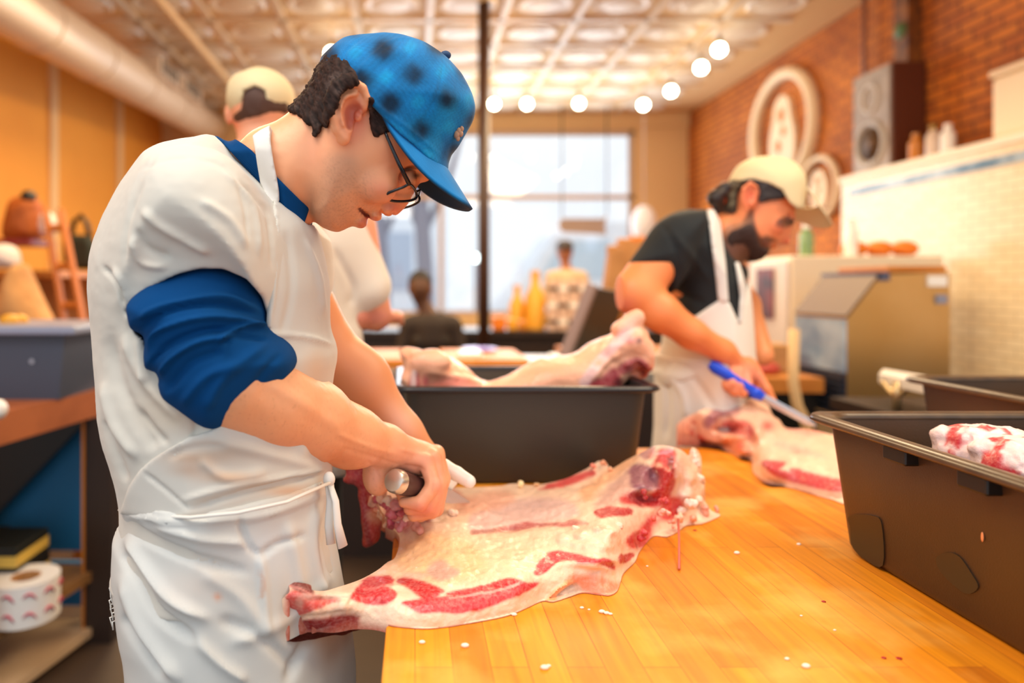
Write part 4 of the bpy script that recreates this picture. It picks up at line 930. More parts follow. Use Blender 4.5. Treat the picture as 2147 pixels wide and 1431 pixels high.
capo = obj_from('cap', V, Q, M_cap, man, True, capcol(V, N))
# brim: a curved sheet with thickness
f_ = np.array((.53, 0, -.848)); u_ = np.array((.848, 0, .53)); o_ = P(878, 264, D1)
rows = []; nt, ns = 41, 14
for i in range(nt):
    th = math.radians(-88+176*i/(nt-1)); cs, sn = math.cos(th), math.sin(th)
    for j in range(ns):
        s = j/(ns-1); inner = np.array((.086*max(cs, 0)**.9-.022, .084*sn)); ext = .074*max(cs, .0)**.42
        outer = inner+np.array((ext, .002*sn)); q = inner*(1-s)+outer*s; b_ = q[1]
        droop = -(6.0*b_*b_)
        rows.append(o_+f_*q[0]+np.array((0, q[1], 0))+u_*droop)
rows = np.array(rows); Vt = rows+u_*.0022; Vb = rows-u_*.0022; V = np.concatenate([Vt, Vb]); Fq = []
idx = lambda i, j: i*ns+j; n0 = len(rows)
for i in range(nt-1):
    for j in range(ns-1):
        Fq.append((idx(i, j), idx(i+1, j), idx(i+1, j+1), idx(i, j+1))); Fq.append((n0+idx(i, j), n0+idx(i, j+1), n0+idx(i+1, j+1), n0+idx(i+1, j)))
for i in range(nt-1):
    for j in (0, ns-1): Fq.append((idx(i, j), idx(i+1, j), n0+idx(i+1, j), n0+idx(i, j)))
for j in range(ns-1):
    for i in (0, nt-1): Fq.append((idx(i, j), idx(i, j+1), n0+idx(i, j+1), n0+idx(i, j)))
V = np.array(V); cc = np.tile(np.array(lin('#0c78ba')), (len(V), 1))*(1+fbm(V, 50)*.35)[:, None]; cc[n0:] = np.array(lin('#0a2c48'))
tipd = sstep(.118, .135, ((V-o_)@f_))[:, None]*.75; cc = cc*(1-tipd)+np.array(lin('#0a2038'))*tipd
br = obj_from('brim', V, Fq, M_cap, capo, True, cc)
MB().ball(P(934, 116, D1), (.008, .008, .006), 14).build('top_button', mat('blue_button', '#1b3f66', .7), capo, True)
# small embroidered emblem on the front of the crown
mb = MB()
for (x, y, r) in ((962, 275, .004), (958, 282, .0045), (966, 280, .0035), (960, 290, .003), (968, 270, .003)): mb.ball(P(x, y, D1-.035), (r, r, r*1.3), 8)
mb.build('cap_emblem', mat('tan_thread', '#b3866a', .8), capo, True)

# ---- glasses
M_frm = mat('black_glasses_frame', '#10131c', .25)
g = MB().tube([P(806, 272, D1-.077), P(812, 288, D1-.080), P(835, 340, D1-.078), P(858, 386, D1-.070)], [.0018, .002, .0026, .003], 8)
g.tube([P(806, 272, D1+.077), P(858, 386, D1+.070)], .0024, 8)
near = [P(858, 386, D1-.068), P(846, 392, D1-.067), P(825, 400, D1-.066), P(812, 406, D1-.062), P(811, 412, D1-.055), P(820, 420, D1-.045), P(840, 422, D1-.03), P(862, 420, D1-.015), P(873, 414, D1-.01), P(872, 402, D1-.014), P(866, 392, D1-.04)]
g.tube([tuple(q) for q in cr([tuple(q) for q in near], 3)]+[tuple(near[0])], .0019, 8, cap=False)
far = [np.array((q[0]+.004, 2*D1-q[1], q[2]-.002)) for q in near]
g.tube([tuple(q) for q in cr([tuple(q) for q in far], 3)]+[tuple(far[0])], .0017, 8, cap=False)
g.tube([near[9], P(880, 398, D1), far[9]], .0016, 8)
go = g.build('glasses', M_frm, man, True)
for L_ in (near, far):
    c_ = sum(L_)/len(L_); mb = MB(); vs = [mb.bm.verts.new(q) for q in L_]; cv = mb.bm.verts.new(c_)
    for k in range(len(vs)): mb.bm.faces.new((vs[k], vs[(k+1) % len(vs)], cv))
    lo_ = mb.build('lens', M_glass, go, True)

# ---- T-shirt (trunk and short near sleeve)
TOR = [(452, 284), (415, 286), (378, 291), (342, 299), (309, 315), (282, 346), (258, 389), (239, 436), (219, 490), (204, 537), (198, 592), (196, 651), (198, 729), (202, 788), (206, 870), (216, 930), (232, 985), (244, 1030), (250, 1070), (250, 1120), (250, 1400), (690, 1400), (690, 1060), (690, 1000), (688, 900), (690, 810), (700, 740), (686, 690), (683, 631), (680, 592), (662, 520), (646, 474), (600, 430), (540, 370), (490, 310)]
def torso(h=.0032, lo=(-.50, .72, .955), hi=(-.08, 1.25, 1.56)):
    v = Vol(lo, hi, h); v.inf(TOR, D1, .165, .17, 0, sub=3, sx=.05); v.ell(P(445, 560, D1+.01), (.12, .175, .12), .06); return v
TV = torso()
SLV = [(300, 340), (350, 312), (430, 310), (500, 345), (548, 420), (572, 520), (566, 600), (545, 622), (519, 587), (470, 565), (422, 563), (375, 574), (330, 592), (300, 614), (279, 636), (262, 580), (250, 500), (262, 410)]
sv = TV.copy(); sv.inf(SLV, .835, .094, .085, .03, sub=3, sx=-.10); sv.region([(262, 645), (278, 636), (300, 614), (330, 591), (375, 573), (422, 562), (470, 563), (519, 585), (548, 620), (562, 660), (562, 700), (470, 760), (330, 760), (285, 700)], D1, 1, 's', yhi=.86)
sv.inf([(540, 330), (640, 380), (690, 480), (700, 600), (660, 640), (600, 500)], 1.09, .07, .06, .03, sub=3)
sv.region([(440, 250), (452, 284), (478, 308), (509, 342), (544, 381), (587, 424), (626, 467), (646, 473), (660, 470), (700, 380), (600, 200)], D1, 1, 's')
# hollow below so that the blue sleeve shows below the hem
sh_f = [([(300, 380), (268, 470), (262, 560)], 6, -.003), ([(300, 440), (330, 470), (400, 510), (440, 530)], 9, .006), ([(285, 480), (310, 520), (360, 540)], 9, -.005), ([(275, 500), (300, 550), (350, 560)], 7, .005), ([(300, 352), (350, 335), (400, 330)], 5, -.002),
    ([(400, 330), (470, 350), (510, 420), (520, 520)], 5, -.0025), ([(470, 360), (530, 430), (545, 540)], 6, .004), ([(500, 380), (560, 450), (572, 560)], 5, -.004), ([(420, 420), (480, 460), (520, 520)], 9, .004),
    ([(215, 560), (245, 590), (262, 640)], 5, -.006), ([(240, 560), (265, 620), (270, 680)], 6, .005), ([(260, 700), (300, 790), (380, 880)], 12, .006), ([(230, 700), (250, 800), (300, 900), (330, 940)], 14, -.006), ([(215, 800), (240, 890), (290, 960)], 10, .006), ([(215, 880), (240, 950), (265, 1010)], 9, -.006),
    ([(290, 860), (320, 900), (350, 930)], 8, -.006), ([(380, 840), (410, 880), (405, 920)], 8, -.005), ([(290, 700), (300, 760), (310, 800)], 8, .006), ([(280, 632), (330, 594), (375, 578), (422, 568), (470, 570), (515, 590)], 4, .002),
    ([(620, 520), (650, 600), (665, 700)], 8, .004), ([(600, 450), (630, 520), (640, 620)], 7, -.004), ([(330, 320), (290, 380), (270, 450)], 5, -.002)]
V, Q = sv.mesh(); V = relax(V, Q, 2); V = folds(V, Q, sh_f); N = vnorm(V, Q); V = V+N*(fbm(V, 16)*.0015+fbm(V*np.array((1, 1, 2.)), 45)*.0007)[:, None]; N = vnorm(V, Q)
scol = paint(V, '#c8c4ba', [('e', (330, 850, 50, 60), '#c9b49a', 1, .45), ('e', (380, 880, 40, 25), '#b39a7c', 1, .4), ('e', (300, 560, 30, 30), '#e0cfbf', 1, .5)], N, (6, 20))
obj_from('t_shirt', V, Q, M_shirt, man, True, scol)

# ---- blue long sleeved undershirt: pushed up sleeve and collar
BS = [(282, 632), (330, 585), (375, 570), (422, 558), (470, 560), (520, 582), (546, 620), (556, 655), (561, 680), (585, 705), (607, 728), (617, 752), (612, 775), (585, 808), (545, 850), (500, 885), (470, 901), (450, 902), (425, 895), (380, 862), (346, 832), (338, 800), (338, 784), (314, 768), (310, 740), (311, 706), (290, 690), (280, 668)]
v = Vol((-.345, .70, 1.11), (-.12, .97, 1.42), .0026); v.inf(BS, .825, .072, .066, 0, sub=3, sx=.2)
bl_f = [([(312, 735), (330, 695), (390, 672), (450, 664), (520, 672), (560, 690)], 6, .008), ([(300, 690), (345, 655), (400, 640), (470, 640), (545, 662)], 7, -.006), ([(290, 668), (320, 650), (380, 634), (470, 622), (540, 650)], 6, .006), ([(316, 764), (350, 725), (420, 695), (490, 690)], 7, -.007), ([(338, 785), (360, 750), (420, 715), (500, 705)], 7, .008),
    ([(455, 720), (470, 700), (520, 680), (556, 688)], 5, .007), ([(345, 825), (400, 760), (470, 735)], 9, -.005), ([(430, 860), (470, 790), (560, 720)], 12, .005), ([(500, 870), (540, 800), (590, 740)], 9, -.003), ([(470, 898), (540, 848), (612, 770)], 5, .003), ([(380, 850), (430, 790), (500, 760)], 10, .005), ([(470, 720), (500, 705), (560, 712)], 5, -.005)]
V, Q = v.mesh(); V = relax(V, Q, 1); V = folds(V, Q, bl_f, .9); p1 = (V, Q, np.zeros_like(V))
cv = Vol((-.32, .82, 1.38), (-.10, 1.09, 1.57), .0025); cv.inf(NECK, D1, .062, .06, 0, sub=3); cv.f -= .007; cv.inf(TOR, D1, .165, .17, .012, sub=3, sx=.05)
cv.region([(447, 283), (462, 277), (478, 284), (493, 291), (511, 302), (528, 315), (552, 342), (583, 373), (610, 400), (630, 420), (649, 437), (636, 474), (626, 470), (587, 428), (544, 385), (509, 346), (477, 311)], D1, 1)
V, Q = cv.mesh(); p2 = (V, Q, np.zeros_like(V))
us = merge('undershirt', [p1, p2], M_bluec, man); us['label'] = 'royal blue sleeve and collar'

# ---- apron: bib, band and skirt
ap = TV.copy(); ap.f -= .004
BIB = [(571, 415), (579, 490), (575, 537), (567, 592), (561, 682), (540, 800), (446, 901), (395, 915), (354, 936), (318, 960), (292, 986), (272, 1020), (252, 1076), (300, 1084), (400, 1088), (520, 1072), (610, 1050), (760, 990), (760, 440), (646, 470), (600, 430)]
ap.region(BIB, D1, 1)
AP_f = [([(575, 430), (580, 500), (574, 600), (562, 690)], 4, .003), ([(640, 500), (670, 580), (680, 660)], 6, .004), ([(600, 480), (612, 600), (590, 700)], 9, -.003), ([(560, 700), (630, 705), (700, 722)], 5, .004), ([(300, 990), (350, 1030), (400, 1070)], 4, -.003), ([(400, 1066), (480, 1040), (600, 1010), (688, 990)], 6, -.006), ([(380, 1050), (480, 1020), (600, 1000), (680, 985)], 6, .005), ([(420, 960), (470, 1000), (560, 990)], 10, .005), ([(440, 920), (560, 950), (680, 985)], 12, .004),
    ([(560, 820), (620, 900), (640, 960)], 12, .004), ([(350, 960), (400, 940), (480, 930)], 8, -.003)]
V, Q = ap.mesh(); V = relax(V, Q, 1); V = folds(V, Q, AP_f); N = vnorm(V, Q); V = V+N*(fbm(V, 14)*.003)[:, None]
stains = [('e', (400, 960, 60, 16), '#b98a62', 1, .55), ('e', (470, 950, 70, 22), '#a8917c', 1, .5), ('e', (395, 985, 40, 14), '#b07f58', 1, .45), ('e', (480, 1000, 60, 12), '#d9a26c', 1, .5), ('e', (610, 1030, 50, 10), '#cf9258', 1, .5), ('e', (660, 770, 30, 40), '#d9b48e', 1, .5), ('e', (660, 830, 30, 40), '#c99a6c', 1, .5), ('e', (560, 1020, 60, 10), '#c9aa88', 1, .4),
    ('e', (600, 1290, 16, 60), '#c9a27a', 1, .45), ('e', (690, 1360, 30, 50), '#a88462', 1, .6), ('e', (670, 1330, 60, 24), '#c39a72', 1, .5), ('e', (456, 1250, 8, 8), '#e0864a', 1, .7), ('l', [(545, 1200), (552, 1225), (548, 1250)], '#c98a58', 5, .5, 4), ('e', (400, 1230, 60, 40), '#e6d3c4', 1, .4), ('e', (560, 1150, 60, 60), '#d3d9dd', 1, .6)]
b1 = (V, Q, paint(V, '#c8c5bd', stains, vnorm(V, Q), (10, 16)))
SK_ = [(256, 1062), (262, 850), (688, 850), (690, 1010), (694, 1050), (702, 1110), (714, 1180), (728, 1260), (738, 1330), (744, 1431), (750, 1560), (752, 1800), (250, 1800), (262, 1560), (262, 1431), (254, 1350), (246, 1290), (241, 1200), (244, 1130), (248, 1090)]
v = Vol((-.52, .72, .50), (-.04, 1.18, 1.10), .0042); v.inf(SK_, D1, .17, .16, 0, sub=3, sx=.05); v.region([(200, 1058), (330, 1068), (420, 1072), (520, 1056), (600, 1038), (760, 975), (900, 1400), (900, 2600), (-200, 2600), (-200, 1058)], D1, 1)
w = [([(256, 1080), (340, 1090), (450, 1092), (560, 1076), (690, 1030)], 5, .005), ([(260, 1095), (310, 1130), (400, 1170), (520, 1200)], 10, -.008), ([(262, 1120), (300, 1190), (360, 1260), (440, 1300)], 12, .008), ([(252, 1160), (290, 1220), (330, 1290), (420, 1350)], 11, -.009), ([(250, 1200), (280, 1290), (330, 1370), (380, 1431)], 13, .008), ([(255, 1290), (290, 1350), (340, 1420)], 10, -.008),
    ([(500, 1085), (520, 1140), (545, 1165)], 6, -.005), ([(545, 1165), (590, 1135), (640, 1122)], 7, -.006), ([(545, 1165), (552, 1230), (560, 1330)], 9, .005), ([(600, 1090), (620, 1180), (640, 1290)], 12, .005), ([(690, 1040), (680, 1120), (700, 1210)], 6, -.006), ([(660, 1060), (655, 1150), (680, 1260)], 9, .006), ([(460, 1300), (540, 1330), (620, 1400)], 12, -.006), ([(480, 1350), (600, 1300), (700, 1200)], 14, .005),
    ([(320, 1100), (420, 1130), (520, 1140)], 10, .006), ([(600, 1431), (640, 1350), (700, 1290)], 10, -.007), ([(400, 1330), (460, 1390), (520, 1431)], 12, .006), ([(420, 1200), (500, 1250), (560, 1330)], 16, .004)]
V, Q = v.mesh(); V = relax(V, Q, 2); V = folds(V, Q, w); N = vnorm(V, Q); V = V+N*(fbm(V, 9)*.006)[:, None]
b2 = (V, Q, paint(V, '#c9cac6', stains, vnorm(V, Q), (10, 16)))
apo = merge('apron', [b1, b2], M_apron, man)
# neck strap
def strip(name, pts, wd, th, m, par, cols=None):
    # pts: (centre, side vector) pairs -> a ribbon with thickness
    mb = MB(); ring = []
    for i, (c, sd) in enumerate(pts):
        c = Vector(c); sd = Vector(sd).normalized(); t = Vector(pts[min(i+1, len(pts)-1)][0])-Vector(pts[max(i-1, 0)][0]); n = t.cross(sd).normalized(); w_ = wd[i] if isinstance(wd, (list, tuple)) else wd
        ring.append([mb.bm.verts.new(c+sd*a*w_+n*b*th) for a, b in ((-.5, -.5), (.5, -.5), (.5, .5), (-.5, .5))])
    for a, b in zip(ring, ring[1:]):
        for k in range(4): mb.bm.faces.new((a[k], a[(k+1) % 4], b[(k+1) % 4], b[k]))
    mb.bm.faces.new(ring[0][::-1]); mb.bm.faces.new(ring[-1]); return mb.build(name, m, par, 'auto')
M_strap = mat('white_strap', '#dad7d1', .8, bump=(500, .1, .0006))
sv_ = TV.copy(); sv_.f = np.minimum(sv_.f, .05)
nv = Vol((-.29, .80, 1.33), (-.13, 1.02, 1.58), .0025); nv.inf(NECK, D1, .062, .06, 0, sub=3); nv.f -= .006; nv.inf(TOR, D1, .165, .17, .014, sub=3, sx=.05); nv.inf(SLV, .835, .092, .085, .022, sub=3, sx=-.10); nv.f -= .007
nv.region([(529, 284), (546, 272), (566, 262), (568, 300), (573, 335), (580, 370), (585, 400), (586, 420), (577, 436), (566, 428), (556, 408), (546, 385), (540, 350), (534, 310)], .895, 1, yhi=D1+.03)
solid('neck_strap', nv, M_strap, apo)
# tie strings at the waist and frayed threads
MB().tube([P(690, 1004, .90), P(694, 1050, .885), P(690, 1100, .885), P(694, 1140, .885)], .006, 8, flat=(1, .4)).build('apron_string', M_strap, apo, True)
MB().tube([P(688, 1002, .895), P(704, 1050, .88), P(708, 1100, .88), P(719, 1146, .88)], [.004, .005, .006, .0075], 8, flat=(1, .35)).build('apron_string', M_strap, apo, True)
MB().ball(P(690, 1004, .893), (.008, .008, .010), 12).build('apron_knot', M_strap, apo, True)
MB().tube([P(252, 1068, .90), P(300, 1079, .815), P(400, 1084, .775), P(500, 1074, .77), P(600, 1052, .80), P(690, 1012, .885)], .0035, 8, flat=(1, .6)).build('waist_string', M_strap, apo, True)
mb = MB()
for k in range(9):
    x0, y0 = 243+random.uniform(-3, 3), 1225+k*9; mb.tube([P(x0+4, y0, .93), P(x0-9-random.uniform(0, 6), y0+6, .925), P(x0-8, y0+18+random.uniform(0, 8), .925)], .0011, 5)
mb.tube([P(246, 1222, .93), P(236, 1222, .925), P(230, 1232, .925), P(234, 1246, .925), P(243, 1244, .93)], .0014, 6)
fr = mb.build('frayed_threads', M_strap, apo, True); fr['kind'] = 'stuff'
# trousers and shoes
v = Vol((-.45, .76, .07), (-.12, 1.14, 1.0), .008); v.rc((-.28, D1-.05, .92), (-.28, D1+.05, .92), .08, .08, .03)
for s in (-1, 1): v.chain([(-.28, D1+s*.06, .86), (-.275, D1+s*.075, .47), (-.31, D1+s*.10, .10)], [.074, .068, .06], .02)
solid('trousers', v, M_jean, man)
for s in (-1, 1):
    v = Vol((-.40, D1+s*.1-.06, 0), (-.08, D1+s*.11+.06, .14), .005); v.rc((-.34, D1+s*.1, .05), (-.14, D1+s*.11, .042), .045, .04, .02); v.rc((-.32, D1+s*.1, .06), (-.32, D1+s*.1, .12), .04, .04, .02); v.f[:, :, :max(1, int(.004/.005)+3)] = .05
    solid('shoe', v, M_shoe, man)
# gloved left hand behind the fist
M_glove = mat('white_latex', '#ece6df', .35, sss=.1, bump=(90, .2, .001))
v = Vol((.0, 1.06, 1.00), (.13, 1.24, 1.13), .0022)
v.ell(P(892, 975, 1.15), (.034, .034, .022), .01)
v.chain([P(902, 962, 1.135), P(930, 978, 1.125), P(958, 993, 1.115), P(984, 1009, 1.10)], [.013, .0125, .0115, .0105], .004)
for k, dz in enumerate((.02, .04, .058)): v.chain([P(905, 972, 1.14+dz), P(932, 990, 1.14+dz), P(945, 1008+2*k, 1.14+dz), P(938, 1020, 1.13+dz)], [.0115, .011, .0105, .0095], .003)
v.chain([P(880, 990, 1.13), P(900, 1012, 1.12), P(916, 1022, 1.115)], [.012, .0115, .01], .004)
solid('glove', v, M_glove, man, nz=(60, .0006))

# ---- the knife held in the fist
kn = thing('boning_knife', 'knife with a dark wooden handle and a steel butt held in the bare fist', 'knife', P(832, 1008, .998))
a, b = P(826, 1007, 1.0), P(905, 1030, 1.085); ax = (b-a)/np.linalg.norm(b-a)
MB().tube([a+ax*.012, a+ax*.02, a+ax*.05, b], [.0175, .0178, .0165, .014], 20).build('handle', mat('dark_handle_wood', '#4b2f2c', .35, vary=(40, .6, '#2c1a18')), kn, 'auto')
MB().tube([a-ax*.004, a-ax*.002, a+ax*.002, a+ax*.013], [.010, .0155, .0178, .0182], 24).build('butt_cap', mat('brushed_butt', '#d6cdc0', .28, .8), kn, 'auto')
h = MB(); pp = b; tip = P(985, 1052, 1.18)
h.tube([b, b*.5+tip*.5, tip], [.013, .012, .001], 6, flat=(.12, 1)); h.build('blade', M_chrome, kn)
# ================================================================ MEAT
M_meat = mat('raw_meat', None, .42, attr=True, sss=.05, coat=.12, bump=(150, .6, .002), vary=(230, .16, '#f8cabc'))
def tps(pts, vals):
    n = len(pts); d = np.linalg.norm(pts[:, None]-pts[None], axis=2); K = np.where(d > 0, d*d*np.log(d+1e-12), 0)+np.eye(n)*.02
    Pm = np.concatenate([np.ones((n, 1)), pts], 1); A = np.block([[K, Pm], [Pm.T, np.zeros((3, 3))]]); w = np.linalg.solve(A, np.concatenate([vals, np.zeros(3)]))
    def f(q):
        out = np.zeros(len(q))
        for s in range(0, len(q), 20000):
            e = np.linalg.norm(q[s:s+20000, None]-pts[None], axis=2); out[s:s+20000] = (np.where(e > 0, e*e*np.log(e+1e-12), 0))@w[:n]+w[n]+q[s:s+20000]@w[n+1:]
        return out
    return f
def slab_meat(name, outline, ctrl, base, ops, parent, step=4, edge=14, wob=(5, 60), lumps=(), fl=(), nz=((32, .0034), (90, .0018), (220, .0007)), tb=None, eh=.02, m=None):
    poly = cr(outline, 3); c = np.array(ctrl, float); f = tps(c[:, :2]/100, c[:, 2])
    x0, y0 = poly.min(0)-step; x1, y1 = poly.max(0)+step; gx = np.arange(x0, x1+step, step); gy = np.arange(y0, y1+step, step)
    XX, YY = np.meshgrid(gx, gy, indexing='ij'); q = np.stack([XX.ravel(), YY.ravel()], 1); sd = polysd(q[:, 0], q[:, 1], poly)
    # pull outside nodes next to the rim onto it
    keep = sd > -step*1.2; g1 = (polysd(q[:, 0]+1, q[:, 1], poly)-sd); g2 = (polysd(q[:, 0], q[:, 1]+1, poly)-sd); out = keep & (sd < 0)
    q[out, 0] += -sd[out]*g1[out]; q[out, 1] += -sd[out]*g2[out]; sd = np.where(out, 0, sd)
    h = f(q/100)
    for (lx, ly, rx, ry, a) in lumps: h = h+a*np.exp(-((q[:, 0]-lx)/rx)**2-((q[:, 1]-ly)/ry)**2)
    nx, ny = len(gx), len(gy); z = TABLE+np.maximum(h, np.where((q[:, 0] > 815) | (tb is not None), .002, -.02)); dd_ = ((CAMZ-z)*F/(q[:, 1]-CY)).reshape(nx, ny); K_ = keep.reshape(nx, ny)
    mx_ = np.zeros(nx)
    for j in range(ny-2, -1, -1):       # nothing overhangs its own lower edge
        mv = K_[:, j] & K_[:, j+1] & (gx > 812); mx_ = np.where(mv, np.maximum(mx_, dd_[:, j+1]), 0); dd_[:, j] = np.where(mv, np.maximum(dd_[:, j], mx_-.022), dd_[:, j])
    dd_ = dd_.ravel(); V = np.stack([(q[:, 0]-CX)/F*dd_, dd_, CAMZ-(q[:, 1]-CY)/F*dd_], 1)
    id_ = np.arange(nx*ny).reshape(nx, ny); Qs = np.stack([id_[:-1, :-1], id_[1:, :-1], id_[1:, 1:], id_[:-1, 1:]], -1).reshape(-1, 4)
    Qs = Qs[keep[Qs].all(1)]; us = np.unique(Qs); mp = np.full(nx*ny, -1); mp[us] = np.arange(len(us)); Q = mp[Qs]; V = V[us]; sd = sd[us]; qq = q[us]
    Q = Q[:, ::-1]
    N = vnorm(V, Q)
    if N[:, 2].mean() < 0: Q = Q[:, ::-1]; N = -N
    inn = sstep(0, edge, sd)
    for sc, a in nz: V = V+N*(fbm(V, sc)*a*inn)[:, None]
    V = folds(V, Q, fl); N = vnorm(V, Q); cols = paint(V, base, ops, None, wob)
    mott = fbm(V, 90, 3)[:, None]*.16+fbm(V, 22, 2)[:, None]*.10; rm = sstep(2.5, 6, cols[:, 0]/(cols[:, 1]+1e-3))[:, None]; cols = np.clip(cols*(1+mott)*(1-np.array((.06, .55, .48))*rm), 0, 1)
    # underside
    B = V.copy(); off = B[:, 0] < -.034; V[:, 2] = np.where(off, V[:, 2], np.maximum(V[:, 2], TABLE+.002)); B = V.copy(); B[:, 2] = np.minimum(B[:, 2], np.where(off, TABLE-.009, TABLE+.0005))
    E = np.concatenate([Q[:, [0, 1]], Q[:, [1, 2]], Q[:, [2, 3]], Q[:, [3, 0]]]); es = set(map(tuple, E.tolist())); bd = [(a, b) for a, b in es if (b, a) not in es]
    n = len(V); side = np.array([(b, a, a+n, b+n) for a, b in bd])
    cols2 = np.tile(np.array(lin('#b8604a')), (n, 1))
    cols2 = cols*.0+cols2
    o = obj_from(name, np.concatenate([V, B]), np.concatenate([Q, Q[:, ::-1]+n, side]), m or M_meat, parent, True, np.concatenate([cols, cols2]))
    bm = bmesh.new(); bm.from_mesh(o.data); bmesh.ops.recalc_face_normals(bm, faces=bm.faces); bm.to_mesh(o.data); bm.free(); o.data.set_sharp_from_angle(angle=1.1); return o
a1 = lambda pts: [(580+x/3.252, 900+y/3.252) for x, y in pts]
a2 = lambda pts: [(1060+x/3.252, 900+y/3.252) for x, y in pts]
OUT = [(587, 1265), (592, 1290), (615, 1308), (640, 1318), (668, 1319), (700, 1308), (735, 1297), (762, 1294), (790, 1299), (820, 1308), (860, 1314), (900, 1316), (945, 1310), (1000, 1302), (1060, 1290), (1097, 1276), (1137, 1258), (1160, 1260), (1198, 1248), (1220, 1241), (1251, 1242), (1275, 1247), (1294, 1238), (1302, 1214), (1308, 1198), (1331, 1177), (1340, 1156), (1355, 1137), (1371, 1122), (1398, 1124), (1420, 1114), (1440, 1100), (1470, 1097), (1500, 1086), (1510, 1078), (1492, 1070), (1481, 1054), (1469, 1035), (1478, 1014), (1464, 1000), (1462, 985), (1471, 965), (1462, 943), (1450, 938), (1446, 957), (1429, 943), (1398, 934), (1371, 935), (1343, 949), (1312, 965), (1278, 985), (1274, 972), (1257, 966), (1232, 981), (1208, 993), (1183, 1004), (1121, 1017), (1078, 1013), (1050, 1018), (1004, 1021), (950, 1022), (900, 1030), (860, 1020), (820, 1030), (785, 1020), (778, 1046), (792, 1050), (800, 1072), (812, 1084), (808, 1098), (828, 1112), (838, 1130), (829, 1167), (812, 1178), (792, 1194), (764, 1210), (740, 1220), (712, 1229), (680, 1238), (655, 1236), (652, 1226), (632, 1221), (606, 1221), (608, 1238), (596, 1250)]
CT = [(587, 1265, .035), (592, 1290, .005), (640, 1318, -.005), (668, 1319, -.006), (735, 1297, .004), (790, 1299, .004), (820, 1308, .003), (860, 1314, .002), (900, 1316, .001), (1000, 1302, .001), (1060, 1290, .001), (1137, 1258, .001), (1220, 1241, .001), (1275, 1247, .001), (1294, 1238, .001), (1308, 1198, .003), (1340, 1156, .003), (1371, 1122, .002), (1440, 1100, .001), (1500, 1086, .001), (1510, 1078, .001), (1481, 1054, .018),
      (1469, 1035, .035), (1462, 985, .065), (1450, 940, .10), (1398, 934, .115), (1371, 935, .11), (1312, 965, .078), (1274, 975, .06), (1232, 981, .05), (1183, 1004, .035), (1121, 1017, .02), (1050, 1018, .018), (950, 1022, .025), (860, 1022, .05), (785, 1022, .055), (792, 1060, .03), (828, 1112, .012), (829, 1167, .012), (792, 1194, .018), (740, 1220, .028), (680, 1238, .036), (632, 1222, .055), (606, 1222, .055),
      (620, 1270, .032), (660, 1285, .022), (720, 1268, .028), (800, 1268, .020), (900, 1268, .026), (1000, 1252, .027), (1100, 1222, .032), (1200, 1190, .033), (1270, 1195, .026), (1250, 1215, .018), (1180, 1215, .022), (800, 1225, .032), (900, 1200, .032), (1000, 1170, .035), (1100, 1150, .038), (1200, 1130, .048), (1290, 1120, .058), (900, 1120, .035), (1000, 1090, .035), (1100, 1080, .032), (900, 1060, .045), (1000, 1045, .035), (1150, 1045, .038), (1250, 1040, .055), (1300, 1060, .062), (1330, 1000, .080), (1400, 990, .098), (1400, 1040, .055), (1360, 1080, .03), (1430, 1060, .03), (1330, 1130, .018)]
RED = '#d23a44'; DRED = '#b81f2c'; 
